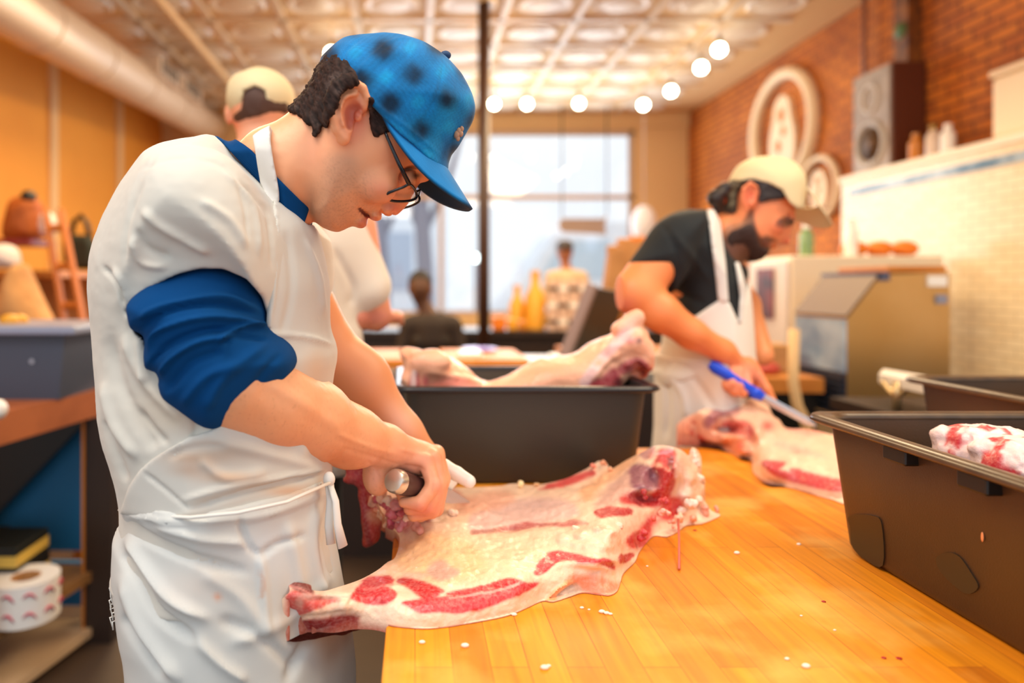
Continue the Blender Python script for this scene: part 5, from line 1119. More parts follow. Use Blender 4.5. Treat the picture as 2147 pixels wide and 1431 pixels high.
OPS = [('e', (1000, 1170, 180, 60), '#f7cf9c', 1, .6), ('p', a1([(900, 680), (1100, 720), (1300, 760), (1420, 900), (1380, 1000), (1100, 1040), (900, 960), (820, 900)]), '#f2bd86', 14, .75), ('p', a1([(840, 820), (980, 700), (1050, 640), (900, 640), (800, 760), (700, 960)]), '#efb094', 12, .6),
    ('p', a1([(1020, 960), (1060, 910), (1130, 890), (1180, 930), (1245, 965), (1200, 1010), (1100, 1030)]), '#c29a90', 7, .8), ('p', a1([(860, 1000), (960, 975), (1040, 1000), (980, 1020)]), '#d6ad9c', 6, .7),
    ('p', a2([(-200, 560), (0, 495), (300, 470), (480, 520), (430, 610), (0, 665), (-200, 700), (-260, 640)]), '#e3bcb6', 9, .85), ('p', a2([(-330, 520), (-150, 430), (0, 420), (60, 480), (-200, 560)]), '#eda98c', 10, .7), ('p', a1([(1120, 520), (1300, 490), (1500, 470), (1561, 520), (1400, 560), (1200, 580)]), '#ecb096', 9, .6),
    ('p', a2([(600, 530), (700, 400), (800, 300), (850, 260), (870, 390), (800, 470), (700, 530)]), '#cfa093', 9, .85), ('p', a2([(500, 420), (620, 330), (800, 210), (900, 180), (820, 270), (640, 400), (560, 480)]), '#f0b07e', 9, .8),
    ('p', a2([(0, 670), (130, 635), (300, 645), (480, 618), (560, 640), (440, 652), (250, 660), (60, 685), (-60, 700)]), '#b5494c', 3, .85), ('l', a1([(1330, 700), (1450, 690), (1561, 670)]), '#b0504a', 4, .7, 5),
    ('p', a2([(1150, 190), (1240, 300), (1260, 440), (1200, 540), (1170, 400)]), '#f3ccc0', 9, .8),
    ('p', a2([(230, 405), (400, 335), (480, 308), (580, 275), (610, 300), (520, 350), (400, 385)]), '#d9504c', 4, .9), ('p', a2([(920, 165), (1000, 120), (1020, 160), (960, 200)]), '#b07078', 4, .8),
    ('p', a2([(860, 250), (960, 243), (1020, 290), (1070, 390), (950, 415), (860, 390)]), '#86485c', 6, .95), ('p', a2([(1050, 150), (1110, 130), (1155, 150), (1160, 230), (1145, 380), (1100, 490), (1000, 530), (880, 515), (800, 505), (785, 465), (860, 425), (940, 455), (1010, 430), (1060, 380), (1040, 300), (1005, 260), (1030, 190)]), '#c61c28', 7, .97),
    ('e', (1380, 975, 9, 6), '#f3b99c', 1, .9), ('e', (1366, 955, 6, 10), '#ee8f80', 1, .6), ('p', a2([(1110, 180), (1145, 200), (1140, 270), (1115, 250)]), '#7a1a22', 3, .8), ('p', a2([(820, 440), (900, 420), (960, 470), (900, 500)]), '#8f2038', 4, .7),
    ('p', a2([(610, 560), (700, 527), (850, 540), (855, 572), (760, 592), (650, 600)]), DRED, 3, .95), ('p', a2([(1100, 470), (1190, 470), (1205, 560), (1150, 620), (1040, 625), (1000, 690), (960, 785), (880, 812), (820, 765), (900, 690), (960, 620), (1050, 555)]), '#d8343c', 9, .95),
    ('p', a2([(830, 740), (900, 690), (950, 720), (930, 790), (860, 800)]), '#c02028', 4, .8), ('e', (1376, 1085, 10, 5), '#f6c6b4', 1, .9), ('e', (1392, 1072, 7, 7), '#f2a890', 1, .7), ('p', a2([(770, 868), (850, 838), (872, 860), (790, 912)]), DRED, 3, .95),
    ('p', a2([(210, 990), (193, 970), (230, 905), (290, 840), (380, 828), (470, 850), (600, 880), (700, 880), (740, 950), (640, 912), (500, 905), (480, 890), (400, 888), (300, 930), (240, 985)]), '#cf4552', 3, .95), ('e', (1284, 1186, 6, 12), '#a01820', 1, .6),
    ('p', a2([(440, 1000), (560, 990), (700, 1020), (785, 1060), (770, 1110), (700, 1135), (560, 1115), (470, 1070)]), '#e9764a', 9, .8), ('p', a2([(270, 1150), (330, 1090), (420, 1030), (450, 1040), (380, 1110), (320, 1165)]), '#ee9a5c', 4, .9), ('p', a2([(340, 1140), (420, 1070), (480, 1050), (520, 1100), (400, 1140)]), '#cbb09a', 4, .8),
    ('p', a1([(555, 1070), (620, 1008), (770, 998), (795, 1045), (740, 1062), (805, 1100), (805, 1140), (740, 1180), (640, 1190), (530, 1165), (520, 1130)]), '#cf3340', 4, .97), ('l', a1([(600, 1090), (700, 1075), (790, 1060)]), '#e88a80', 2, .6, 3),
    ('p', a1([(828, 1022), (880, 1012), (1000, 1038), (1125, 1088), (1112, 1112), (1050, 1153), (985, 1142), (900, 1078), (835, 1047)]), '#c5222e', 4, .97),
    ('p', a1([(860, 1185), (950, 1163), (1150, 1133), (1210, 1137), (1150, 1112), (1300, 1085), (1400, 1070), (1580, 1022), (1700, 1040), (1780, 1045), (1690, 1110), (1560, 1168), (1400, 1222), (1280, 1250), (1100, 1238), (980, 1248), (900, 1205)]), '#d4434c', 4, .97), ('l', a1([(1180, 1140), (1350, 1125), (1561, 1085), (1650, 1050)]), '#f0a898', 3, .7, 3),
    ('p', a1([(1160, 1115), (1300, 1085), (1400, 1070), (1580, 1022), (1620, 1050), (1400, 1100), (1210, 1135)]), '#c22a36', 3, .7),
    ('p', a1([(30, 1210), (60, 1160), (100, 1105), (200, 1100), (300, 1150), (430, 1165), (290, 1215), (150, 1275), (50, 1250)]), '#dc6050', 6, .95), ('e', (628, 1262, 8, 12), '#f3b49c', 1, .6), ('e', (648, 1248, 16, 8), '#f0c4b4', 1, .8), ('e', (668, 1252, 12, 7), '#8a1e22', 1, .6), ('p', a1([(80, 1045), (220, 1048), (245, 1110), (150, 1100)]), '#6e1a1e', 4, .95), ('l', a1([(90, 1070), (160, 1085), (225, 1115)]), '#d98a80', 2, .7, 3),
    ('p', a1([(70, 1300), (250, 1290), (480, 1262), (570, 1290), (420, 1335), (200, 1375), (100, 1340)]), '#a63a34', 7, .95), ('l', a1([(20, 1200), (60, 1290), (200, 1275), (400, 1200)]), '#f7c8a8', 4, .8, 8),
    ('p', a1([(650, 380), (700, 400), (820, 450), (760, 480), (660, 440)]), '#f2c8b0', 5, .9), ('p', a1([(740, 520), (820, 480), (900, 640), (880, 700), (820, 660), (760, 600)]), '#d06a78', 7, .85), ('p', a1([(880, 640), (1000, 570), (1080, 590), (980, 640), (880, 690)]), '#d4584c', 7, .8), ('e', (865, 1085, 8, 5), '#f3c4b2', 1, .9), ('p', a1([(1130, 340), (1300, 480), (1260, 500), (1120, 420)]), '#b04a40', 8, .6), ('e', (930, 1060, 16, 10), '#f5c8a8', 1, .8), ('e', (912, 1082, 12, 10), '#f5d0b0', 1, .8)]
for (x, y) in ((1180, 1125), (1215, 1110), (1240, 1128), (1262, 1105), (1290, 1118), (1300, 1092), (1320, 1110), (1225, 1090)): OPS.append(('e', (x, y, 12, 8), '#fbdcc2' if (x+y) % 3 else '#f0a888', 1, .7))
cut = thing('meat_cut', 'large flat cut of pale fat and red muscle hanging over the table corner', 'meat', (.2, 1.05, TABLE))
LUM = [(1215, 1120, 16, 10, .006), (1250, 1105, 14, 9, .006), (1290, 1112, 15, 9, .005), (1180, 1128, 14, 8, .004), (925, 1062, 16, 9, .007), (905, 1085, 14, 8, .006), (940, 1075, 12, 8, .005), (1420, 975, 16, 40, .012), (1452, 1000, 14, 20, .010), (1445, 1040, 18, 16, .010), (1350, 1045, 30, 14, -.012), (1370, 1000, 18, 20, -.014),
       (1270, 1175, 60, 10, .006), (700, 1245, 60, 8, .004), (1050, 1040, 60, 8, .005), (1150, 1030, 60, 8, .004), (870, 1240, 40, 8, -.002), (1050, 1110, 90, 6, -.004)]
FL = [(a2([(-60, 700), (130, 660), (300, 665), (480, 640)]), 4, -.004), (a2([(-200, 520), (0, 470), (200, 440)]), 5, .003), (a1([(860, 1170), (1000, 1150), (1300, 1100), (1561, 1060)]), 3, -.0012), (a2([(210, 990), (300, 920), (400, 880), (600, 900), (740, 950)]), 4, -.002), (a2([(340, 760), (500, 780), (740, 810)]), 7, .003),
      (a2([(300, 950), (450, 915), (650, 930), (740, 980)]), 8, .004), (a1([(1200, 600), (1350, 680), (1450, 800)]), 5, .002), (a1([(950, 680), (1100, 800), (1250, 850), (1400, 860)]), 5, .0015), (a2([(640, 215), (600, 290), (700, 330)]), 4, .004), (a2([(430, 1040), (330, 1100), (280, 1160)]), 3, .004), (a2([(470, 1060), (420, 1090), (350, 1140)]), 3, -.004),
      (a1([(560, 1080), (520, 1150), (480, 1200)]), 3, -.0012), (a1([(100, 1290), (300, 1270), (480, 1240)]), 4, -.002), (a2([(1050, 140), (1000, 250), (1060, 390), (1000, 520)]), 5, -.004)]
slab_meat('meat_body', OUT, CT, '#f3cfb2', OPS, cut, 2.8, fl=FL, lumps=LUM)
# ragged scraps of fat and membrane along the right end and by the hand
def scraps(name, items, m_, par):
    Vs = []
    for (x, y, z, r, col) in items:
        r = r*.8; c = P(x, y, z); v = Vol(c-r*1.9, c+r*1.9, r/4.5)
        for k in range(4):
            o = RNG.normal(0, r*.5, 3); v.ell(c+o, r*RNG.uniform(.45, .8, 3), r*.4)
        V, Q = v.mesh(); V = V+vnorm(V, Q)*(fbm(V, 1.6/r)*r*.4)[:, None]; Vs.append((V, Q, np.tile(np.array(lin(col)), (len(V), 1))*(1+.2*fbm(V, 200)[:, None])))
    return merge(name, Vs, m_, par)
def zd(x, y, h): return (CAMZ-TABLE-h)*F/(y-CY)
it = []
for (x, y, h, r, c) in ((1452, 948, .095, .010, '#f6d8c8'), (1462, 962, .085, .011, '#fae2d2'), (1469, 1003, .055, .012, '#f8dcc8'), (1450, 1022, .05, .012, '#f6cfae'), (1462, 1048, .03, .014, '#f8dcc8'), (1445, 1060, .035, .014, '#fbe4d4'), (1478, 1068, .014, .012, '#f0a890'), (1502, 1066, .008, .007, '#e89478'), (1425, 1090, .02, .010, '#f6c8a8'), (1455, 1085, .012, .010, '#f4b496'),
                        (1266, 972, .062, .008, '#f3a882'), (1245, 975, .06, .007, '#ee8a70'), (1280, 985, .065, .006, '#f4b890'), (925, 1062, .052, .010, '#f8d4b8'), (908, 1075, .05, .009, '#f6caaa'), (945, 1072, .045, .009, '#f9dcc4'), (1095, 1013, .028, .008, '#f8e0a8'), (1125, 1016, .026, .006, '#f2c08a'), (1210, 1110, .05, .008, '#fbe0c8'), (1240, 1118, .05, .009, '#f8d4b4'), (1268, 1100, .055, .008, '#fbe4d0'), (1225, 1128, .045, .008, '#f6c49c'), (1300, 1098, .056, .009, '#f8d0b8'),
                        (1380, 985, .09, .006, '#f5c4a4'), (1395, 1075, .05, .008, '#f6b8a4'), (1412, 1095, .02, .007, '#f2a890'), (1372, 1090, .045, .007, '#e8584c'), (1390, 1050, .06, .009, '#c82c34'), (1350, 1035, .065, .008, '#b81c2c'), (1345, 1120, .03, .009, '#c82630'), (1400, 960, .108, .009, '#cf2c34'), (1404, 985, .095, .009, '#d63a3c')):
    it.append((x, y, zd(x, y, h), r, c))
sc_ = scraps('fat_scraps', it, M_meat, cut); sc_['kind'] = 'stuff'
# flap hanging off the table edge beside the apron, ragged strip under the fist
v = Vol((-.145, 1.10, .85), (-.03, 1.24, 1.08), .003)
v.inf(a1([(470, 245), (600, 250), (650, 370), (650, 480), (700, 560), (712, 680), (690, 770), (600, 800), (585, 740), (575, 560), (550, 400), (455, 355), (480, 300)]), 1.165, .022, .03, 0, sub=3)
solid('hanging_flap', v, M_meat, cut, '#a92a3e', [('p', a1([(620, 560), (700, 560), (700, 640), (640, 640)]), '#e0a07c', 8, .85), ('p', a1([(590, 640), (700, 650), (700, 780), (600, 800)]), '#c8483c', 9, .8), ('l', a1([(600, 640), (620, 720), (640, 790)]), '#8a1c24', 4, .6, 8), ('e', (735, 995, 14, 10), '#c8506a', 1, .8)], wob=(4, 60), nz=(50, .004), fl=[(a1([(600, 300), (640, 450), (680, 560)]), 5, -.004), (a1([(560, 400), (600, 600), (610, 760)]), 5, .004)])
it = []
for (x, y, d, r, c) in ((787, 1028, 1.13, .012, '#f6d0ba'), (800, 1038, 1.12, .012, '#f2c2a8'), (815, 1045, 1.11, .011, '#f6d6c2'), (785, 1052, 1.13, .010, '#ecb8a0'), (812, 1065, 1.11, .014, '#cc5a6c'), (828, 1080, 1.10, .014, '#d46878'), (820, 1095, 1.11, .012, '#c8506a'), (838, 1100, 1.10, .013, '#d87880'), (808, 1092, 1.12, .008, '#eec0a0'), (853, 1088, 1.08, .008, '#f6ccb8'), (842, 1072, 1.10, .012, '#cf5a66'), (802, 1055, 1.12, .012, '#c04a60'), (832, 1060, 1.10, .012, '#d88a90'), (870, 1100, 1.09, .012, '#e89a88'), (795, 1082, 1.13, .007, '#e8b898')):
    it.append((x, y, d, r, c))
s2 = scraps('ragged_membrane', it, M_meat, cut); s2['kind'] = 'stuff'
MB().tube([PZ(1422, 1088, TABLE+.03), PZ(1424, 1130, TABLE+.018), PZ(1424, 1192, TABLE+.003)], [.0022, .0016, .002], 7).build('dangling_sinew', mat('sinew_red', '#d86a58', .4), cut, True)

# crumbs on the table
M_crumb = mat('fat_crumb', '#f8e6d2', .5); M_blood = mat('blood_drop', '#a8121c', .25)
cg = thing('fat_crumbs', 'tiny pale crumbs of fat scattered on the table in front of the cut', 'crumbs', (.3, .9, TABLE)); cg['kind'] = 'stuff'
mb = MB()
for (x, y, s) in ((1078, 1287, .004), (1262, 1281, .0045), (1272, 1284, .004), (1280, 1286, .003), (1235, 1277, .002), (1220, 1273, .003), (1357, 1186, .002), (885, 1345, .004), (975, 1352, .005), (1142, 1398, .005), (1150, 1395, .003), (1545, 1158, .005), (1675, 1140, .004), (1690, 1395, .005), (1650, 1380, .003), (1680, 1290, .002), (1750, 1320, .002)):
    mb.ball(PZ(x, y, TABLE+s*.4), (s, s*.6, s*.5), 8)
mb.build('crumb_bits', M_crumb, cg, True)['kind'] = 'stuff'
for (x, y, s, lb) in ((1885, 1379, .0035, 'small drop of blood near the bottom edge of the table, right of the other'), (1853, 1378, .003, 'small drop of blood near the bottom edge of the table, left of the other'), (1727, 1260, .003, 'faint blood speck on the table left of the foreground tub'), (1457, 1111, .0035, 'red blood drop on the table at the right end of the cut')):
    p = PZ(x, y, TABLE+.0006); tag(MB().ball(p, (s, s*.8, .0008), 10).build('blood_drop', M_blood, None, True), lb, 'drop', 'blood drops on the table')

# ---- second cut, in front of the second butcher
a3 = lambda pts: [(1400+x/4.771, 780+y/4.771) for x, y in pts]
OUT2 = a3([(90, 540), (150, 470), (250, 420), (400, 350), (520, 290), (620, 270), (760, 255), (880, 275), (1000, 330), (1050, 430), (1120, 480), (1190, 560), (1400, 570), (1620, 620), (1730, 650), (1760, 900), (1790, 1290), (1650, 1270), (1500, 1230), (1350, 1180), (1150, 1130), (1000, 1080), (870, 1020), (845, 930), (845, 870), (720, 840), (640, 800), (600, 790), (500, 745), (380, 720), (250, 700), (180, 660), (120, 640)])
CT2 = [(1419, 893, .06), (1432, 878, .075), (1484, 853, .095), (1530, 837, .105), (1584, 838, .105), (1610, 849, .095), (1635, 880, .07), (1650, 897, .05), (1693, 899, .05), (1763, 916, .04), (1790, 1050, .001), (1746, 1046, .001), (1714, 1038, .001), (1641, 1017, .001), (1582, 994, .001), (1577, 962, .003), (1551, 956, .002), (1505, 936, .002), (1452, 927, .004), (1425, 914, .02),
       (1470, 890, .075), (1520, 890, .07), (1560, 900, .065), (1540, 930, .025), (1600, 920, .055), (1600, 970, .045), (1650, 990, .03), (1700, 1000, .03), (1750, 1020, .025), (1650, 940, .05), (1720, 950, .045), (1780, 970, .04)]
cut2 = thing('meat_cut', 'smaller folded cut of meat under the knife of the second butcher', 'meat', (.95, 1.6, TABLE))
slab_meat('meat_body', OUT2, CT2, '#f4c9ac', [('p', a3([(90, 540), (300, 430), (500, 500), (560, 700), (300, 720), (130, 640)]), '#e08a68', 10, .6),
    ('p', a3([(370, 480), (450, 380), (560, 300), (700, 320), (720, 420), (560, 440), (460, 500), (420, 560), (370, 540)]), '#8a4458', 6, .9), ('e', (1570, 868, 28, 12), '#f2bca0', 1, .8), ('p', a3([(540, 500), (700, 470), (830, 520), (860, 700), (740, 640), (560, 600)]), '#c23a34', 7, .85), ('p', a3([(800, 540), (850, 560), (880, 680), (840, 700), (800, 620)]), '#b02c34', 4, .9),
    ('e', (1610, 892, 16, 12), '#e8564c', 1, .9), ('p', a3([(600, 640), (760, 680), (830, 780), (720, 820), (560, 760)]), '#ea8040', 6, .8), ('e', (1555, 935, 10, 12), '#d83c24', 1, .8), ('p', a3([(230, 490), (280, 520), (270, 600), (380, 660), (300, 690), (220, 600)]), '#c23c2c', 5, .8), ('e', (1478, 930, 6, 6), '#4a1010', 1, .7), ('p', a3([(200, 640), (420, 700), (560, 760), (500, 760), (300, 710)]), '#7a1c18', 4, .7),
    ('p', a3([(940, 890), (1140, 890), (1160, 920), (1100, 970), (1220, 990), (1260, 960), (1600, 1050), (1780, 1100), (1780, 1190), (1560, 1170), (1300, 1110), (1100, 1050), (1000, 980)]), '#cf3c4c', 4, .9), ('e', (1675, 945, 14, 6), '#e6785c', 1, .8), ('p', a3([(1060, 700), (1300, 740), (1600, 860), (1200, 780)]), '#e8a498', 8, .6), ('p', a3([(1180, 560), (1450, 570), (1560, 620), (1300, 610)]), '#e88078', 5, .7), ('e', (1580, 935, 20, 20), '#f6cdb4', 1, .6)], cut2, 4, wob=(4, 30), nz=((30, .005), (80, .002)), lumps=[(1440, 890, 14, 14, .012), (1520, 900, 30, 10, -.02), (1590, 905, 12, 20, .012), (1560, 945, 14, 10, .01), (1500, 915, 20, 10, .008)])

# ---- carcass lying in the black tub
t = thing('meat_carcass', 'long pink carcass piece lying in the black tub with its end sticking up', 'meat', (.25, 1.6, TABLE+.1))
v = Vol((-.05, 1.45, .94), (.53, 1.74, 1.33), .004)
v.inf([(838, 735), (868, 727), (905, 742), (950, 752), (978, 770), (1012, 798), (1060, 790), (1100, 765), (1150, 748), (1200, 740), (1245, 712), (1285, 695), (1305, 670), (1312, 655), (1330, 655), (1350, 668), (1345, 684), (1362, 700), (1384, 735), (1380, 770), (1366, 790), (1312, 802), (1288, 850), (1280, 915), (1100, 920), (885, 915), (874, 820), (842, 798), (848, 770)], 1.6, .075, .05, 0, sub=3)
v.ell(P(1345, 785, 1.55), (.022, .04, .018), .015, 's'); v.chain([P(1290, 730, 1.54), P(1335, 715, 1.53), P(1365, 745, 1.53)], [.02, .02, .02], .02); v.chain([P(1300, 690, 1.55), P(1335, 665, 1.54)], [.02, .015], .01)
v.ell(P(870, 800, 1.53), (.03, .02, .03), .02); v.ell(P(900, 760, 1.53), (.05, .03, .03), .02)
solid('carcass_body', v, M_meat, t, '#f2b08c', [('p', [(858, 820), (862, 790), (875, 780), (880, 830)], '#b83a44', 4, .9), ('e', (892, 800, 9, 14), '#d04a58', 1, .9), ('p', [(910, 800), (960, 790), (1010, 810), (1000, 830), (910, 830)], '#e87868', 8, .8), ('p', [(1220, 810), (1260, 790), (1290, 770), (1300, 820), (1220, 830)], '#a01c34', 6, .95),
    ('p', [(1295, 775), (1310, 757), (1340, 750), (1365, 770), (1372, 800), (1350, 810), (1340, 775), (1310, 785)], '#9c1a2a', 4, .95), ('e', (1335, 800, 16, 18), '#e0a890', 1, .8), ('e', (1340, 713, 7, 8), '#3a1210', 1, .9), ('e', (1320, 712, 14, 8), '#e0788a', 1, .7), ('l', [(1225, 800), (1255, 760), (1290, 720), (1320, 690)], '#f0c8cc', 8, .7, 14), ('e', (1255, 760, 10, 8), '#e09040', 1, .7), ('e', (1330, 680, 22, 14), '#f9d8c0', 1, .9), ('e', (860, 745, 14, 8), '#e88a60', 1, .6), ('e', (1150, 780, 60, 14), '#ee9468', 1, .5), ('l', [(868, 780), (866, 830)], '#f6d8d0', 3, .8, 8)],
    wob=(4, 40), nz=(28, .006), fl=[([(1240, 800), (1270, 760), (1300, 740)], 6, .006), ([(1310, 770), (1340, 752), (1368, 780)], 5, .008), ([(900, 780), (960, 790), (1010, 805)], 6, .004)])
# ---- trimmings in the foreground tub
for k, (x, y, d, rx, rz, lb) in enumerate(((2058, 918, 1.0, .058, .034, 'lump of red and white trimmings in the foreground tub, left of the other'), (2143, 945, .93, .05, .034, 'pale lump of trimmings in the foreground tub cut by the right picture edge'))):
    c = P(x, y, d); v = Vol((c[0]-.09, c[1]-.10, .925), c+(.09, .10, .05), .003); v.ell(c-(0, 0, .02), (rx, .06, rz), 0); v.rc(c-(0, 0, .03), (c[0]+.005, c[1]-.0, .965), .045, .038, .02)
    for q in range(12): v.ell((c[0]+RNG.uniform(-.035, .035), c[1]+RNG.uniform(-.05, .05), RNG.uniform(.95, c[2]-.03)), (RNG.uniform(.022, .034), .028, RNG.uniform(.016, .026)), .012)
    for q in range(7):
        o = RNG.uniform(-1, 1, 3)*np.array((rx*.7, .04, .012)); v.ell(c+o-(0, 0, .01), (RNG.uniform(.015, .026), .02, RNG.uniform(.010, .018)), .01)
    def post(V, Q, cols, k=k): 
        n1 = sstep(.0, .28, fbm(V*np.array((1, 1, .6)), 55, 3))[:, None]; a = np.array(lin('#f6d6d2')) ; b = np.array(lin('#d8323c')); return V, a*(1-n1)+b*n1*(1 if k == 0 else .9)
    o = solid('meat_trimmings', v, M_meat, None, '#ffffff', nz=(60, .005), post=post); tag(o, lb, 'meat', 'trimmings in the tub')
# wet patches and a crumb on the tub wall
FT = [o for o in C.objects if o.name.startswith('meat_tub') and 'foreground' in o.get('label', '') and 'slots' in o['label']][0]
# (the patches are stains inside the tub body's own colour)
# ================================================================ SECOND BUTCHER (black T-shirt, cream cap)
c5 = lambda pts: [(1260+x/2.385, 300+y/2.385) for x, y in pts]
D2 = 1.95
m2 = thing('person', 'bearded butcher in a black T-shirt, white bib apron and cream cap', 'person', (P(1450, 1000, D2)[0], D2, 0))
H2 = c5([(660, 190), (720, 120), (800, 95), (880, 100), (950, 150), (975, 220), (970, 300), (978, 372), (972, 420), (966, 455), (955, 490), (932, 508), (900, 505), (880, 515), (868, 528), (845, 532), (838, 545), (815, 560), (795, 575), (760, 582), (710, 565), (655, 540), (600, 560), (560, 560), (520, 470), (540, 390), (600, 350), (640, 330)])
v = Vol((.80, 1.83, 1.36), (1.14, 2.07, 1.72), .0042)
v.inf(H2, D2, .078, .075, 0, sub=3)
ec = P(1565, 420, D2)
def w2(X, Y, Z):
    s_ = (X-ec[0])*.87-(Z-ec[2])*.5
    return (np.abs(Y-D2)-np.interp(s_, [0, .05, .09, .115, .135, .155], [.09, .082, .066, .05, .032, .014]))*.7+0*X
v.ap(w2, ec, ec, .012, 'i')
for s in (-1, 1):
    mr = lambda p: p if s < 0 else np.array((p[0], 2*D2-p[1], p[2]))
    v.ell(mr(P(1625, 470, D2-.055)), (.026, .02, .024), .014); v.ell(mr(P(1650, 455, D2-.042)), (.018, .016, .012), .008, 's'); v.ell(mr(P(1648, 457, D2-.036)), (.013, .012, .012), .003)
    v.rc(mr(P(1662, 440, D2-.02)), mr(P(1635, 428, D2-.06)), .006, .005, .006); v.rc(P(1612, 512, D2+s*.004), mr(P(1600, 508, D2-.04)), .004, .002, .004, 's')
    e0 = mr(P(1571, 412, D2-.084)); v.ell(e0, (.020, .012, .032), .006); v.ell(e0+np.array((.002, s*.012, 0)), (.011, .01, .02), .004, 's')
    v.chain([mr(P(*q, D2-.096)) for q in ((1568, 440), (1557, 420), (1559, 395), (1573, 383), (1586, 392))], [.005]*5, .003)
v.rc(P(1520, 520, D2), P(1470, 560, D2), .062, .08, .03)
V, Q = v.mesh(); V = relax(V, Q, 1); N = vnorm(V, Q)
hc = paint(V, '#e88a58', [('p', c5([(750, 330), (700, 400), (630, 420), (600, 520), (690, 600), (790, 600), (845, 560), (850, 530), (835, 510), (850, 490), (880, 490), (830, 465), (800, 470), (770, 420), (765, 360)]), '#3a2118', 4, .88), ('e', (1571, 412, 14, 22), '#e86a50', 1, .7), ('e', (1640, 480, 22, 16), '#ea7a58', 1, .6), ('l', [(1630, 470), (1645, 474), (1662, 466)], '#5a2c1c', 3, .7, 6), ('p', c5([(880, 385), (930, 370), (975, 395), (965, 408), (910, 405)]), '#3a1c14', 2, .85), ('e', (1612, 512, 9, 4), '#7a2c20', 1, .8), ('e', (1652, 505, 10, 10), '#f07a64', 1, .6), ('e', (1530, 470, 30, 30), '#ee9a62', 1, .5)], N, (3, 80))
parts = [(V, Q, hc)]
# near arm, hand
v = Vol((.55, 1.66, 1.0), (1.02, 1.98, 1.40), .0036)
v.chain([P(1395, 520, 1.86), P(1335, 612, 1.82)], [.062, .058], .02)
v.chain([P(1335, 612, 1.82), P(1385, 655, 1.80), P(1450, 700, 1.80), P(1515, 735, 1.82), P(1545, 765, 1.84)], [.050, .048, .038, .030, .029], .02)
v.ell(P(1322, 615, 1.82), (.045, .045, .05), .02)
v.ell(P(1560, 775, 1.84), (.042, .03, .038), .014)
for (q, r) in ((((1568, 760, 1.84), (1590, 785, 1.825), (1608, 815, 1.81), (1621, 840, 1.80)), .0115), (((1560, 775, 1.82), (1568, 806, 1.80), (1558, 822, 1.795), (1545, 818, 1.80)), .012), (((1548, 778, 1.81), (1550, 808, 1.795), (1540, 820, 1.795), (1528, 812, 1.80)), .012), (((1536, 776, 1.81), (1535, 803, 1.795), (1525, 810, 1.80), (1516, 800, 1.81)), .011), (((1575, 770, 1.86), (1592, 800, 1.86), (1585, 826, 1.85)), .012)):
    v.chain([P(*p) for p in q], [r*1.1, r*1.05, r, r*.85][:len(q)], .006)
V, Q = v.mesh(); V = relax(V, Q, 1); V = folds(V, Q, [([(1380, 690), (1440, 720), (1490, 745)], 6, -.002), ([(1545, 760), (1556, 790)], 3, -.002), ([(1560, 755), (1574, 785)], 3, -.002)]); N = vnorm(V, Q)
parts.append((V, Q, paint(V, '#e88a50', [('e', (1350, 600, 30, 40), '#f09a5c', 1, .6), ('e', (1310, 640, 26, 20), '#d9786a', 1, .6), ('e', (1560, 790, 40, 30), '#ec9a84', 1, .85), ('e', (1430, 715, 60, 14), '#c9683c', 1, .4), ('e', (1530, 815, 30, 10), '#c46a50', 1, .5)], N, (4, 40))))
# far arm, trunk, legs
v = Vol((.55, 1.75, .02), (1.15, 2.3, 1.50), .012)
v.rc(P(1470, 560, D2), P(1470, 800, D2+.02), .09, .08, .03); v.rc((.79, 1.95, 1.05), (.79, 2.05, .98), .07, .07, .03); v.rc(P(1430, 520, D2-.10), P(1490, 510, D2+.12), .05, .05, .05)
v.chain([P(1490, 520, D2+.17), P(1560, 640, D2+.16), P(1600, 745, D2)], [.05, .045, .03], .02)
for s in (-1, 1): v.chain([(.80, 2.0+s*.06, .95), (.80, 2.0+s*.07, .5), (.74, 2.0+s*.10, .08)], [.06, .05, .045], .02); v.rc((.74, 2+s*.1, .05), (.90, 2+s*.11, .045), .035, .03, .02)
V, Q = v.mesh(); parts.append((V, Q, np.tile(np.array(lin('#e0905c')), (len(V), 1))))
merge('body', parts, M_skin, m2)
# hair and beard volume
hv = Vol((.80, 1.83, 1.36), (1.14, 2.07, 1.72), .004); hv.inf(H2, D2, .078, .075, 0, sub=3); hv.ap(w2, ec, ec, .012, 'i'); hv.f -= .010
hv2 = hv.copy()
hv.region(c5([(640, 165), (600, 215), (562, 268), (568, 305), (600, 335), (655, 350), (680, 330), (685, 250), (725, 205), (780, 210), (792, 245), (785, 300), (850, 285), (925, 275), (915, 225), (840, 170)]), D2, 2)
hv.chain([P(1520, 395, D2-.05), P(1500, 415, D2-.05), P(1508, 436, D2-.04)], [.018, .02, .014], .01); hv.chain([P(1520, 395, D2+.05), P(1500, 415, D2+.05), P(1508, 436, D2+.04)], [.018, .02, .014], .01)
solid('hair', hv, mat('black_hair', '#24140e', .5), m2, nz=(60, .004))
hv2.region(c5([(755, 400), (700, 420), (645, 445), (628, 500), (690, 575), (780, 592), (825, 562), (842, 535), (800, 520), (780, 470)]), D2, 2)
solid('beard', hv2, mat('dark_beard', '#35201a', .7), m2, nz=(120, .003))
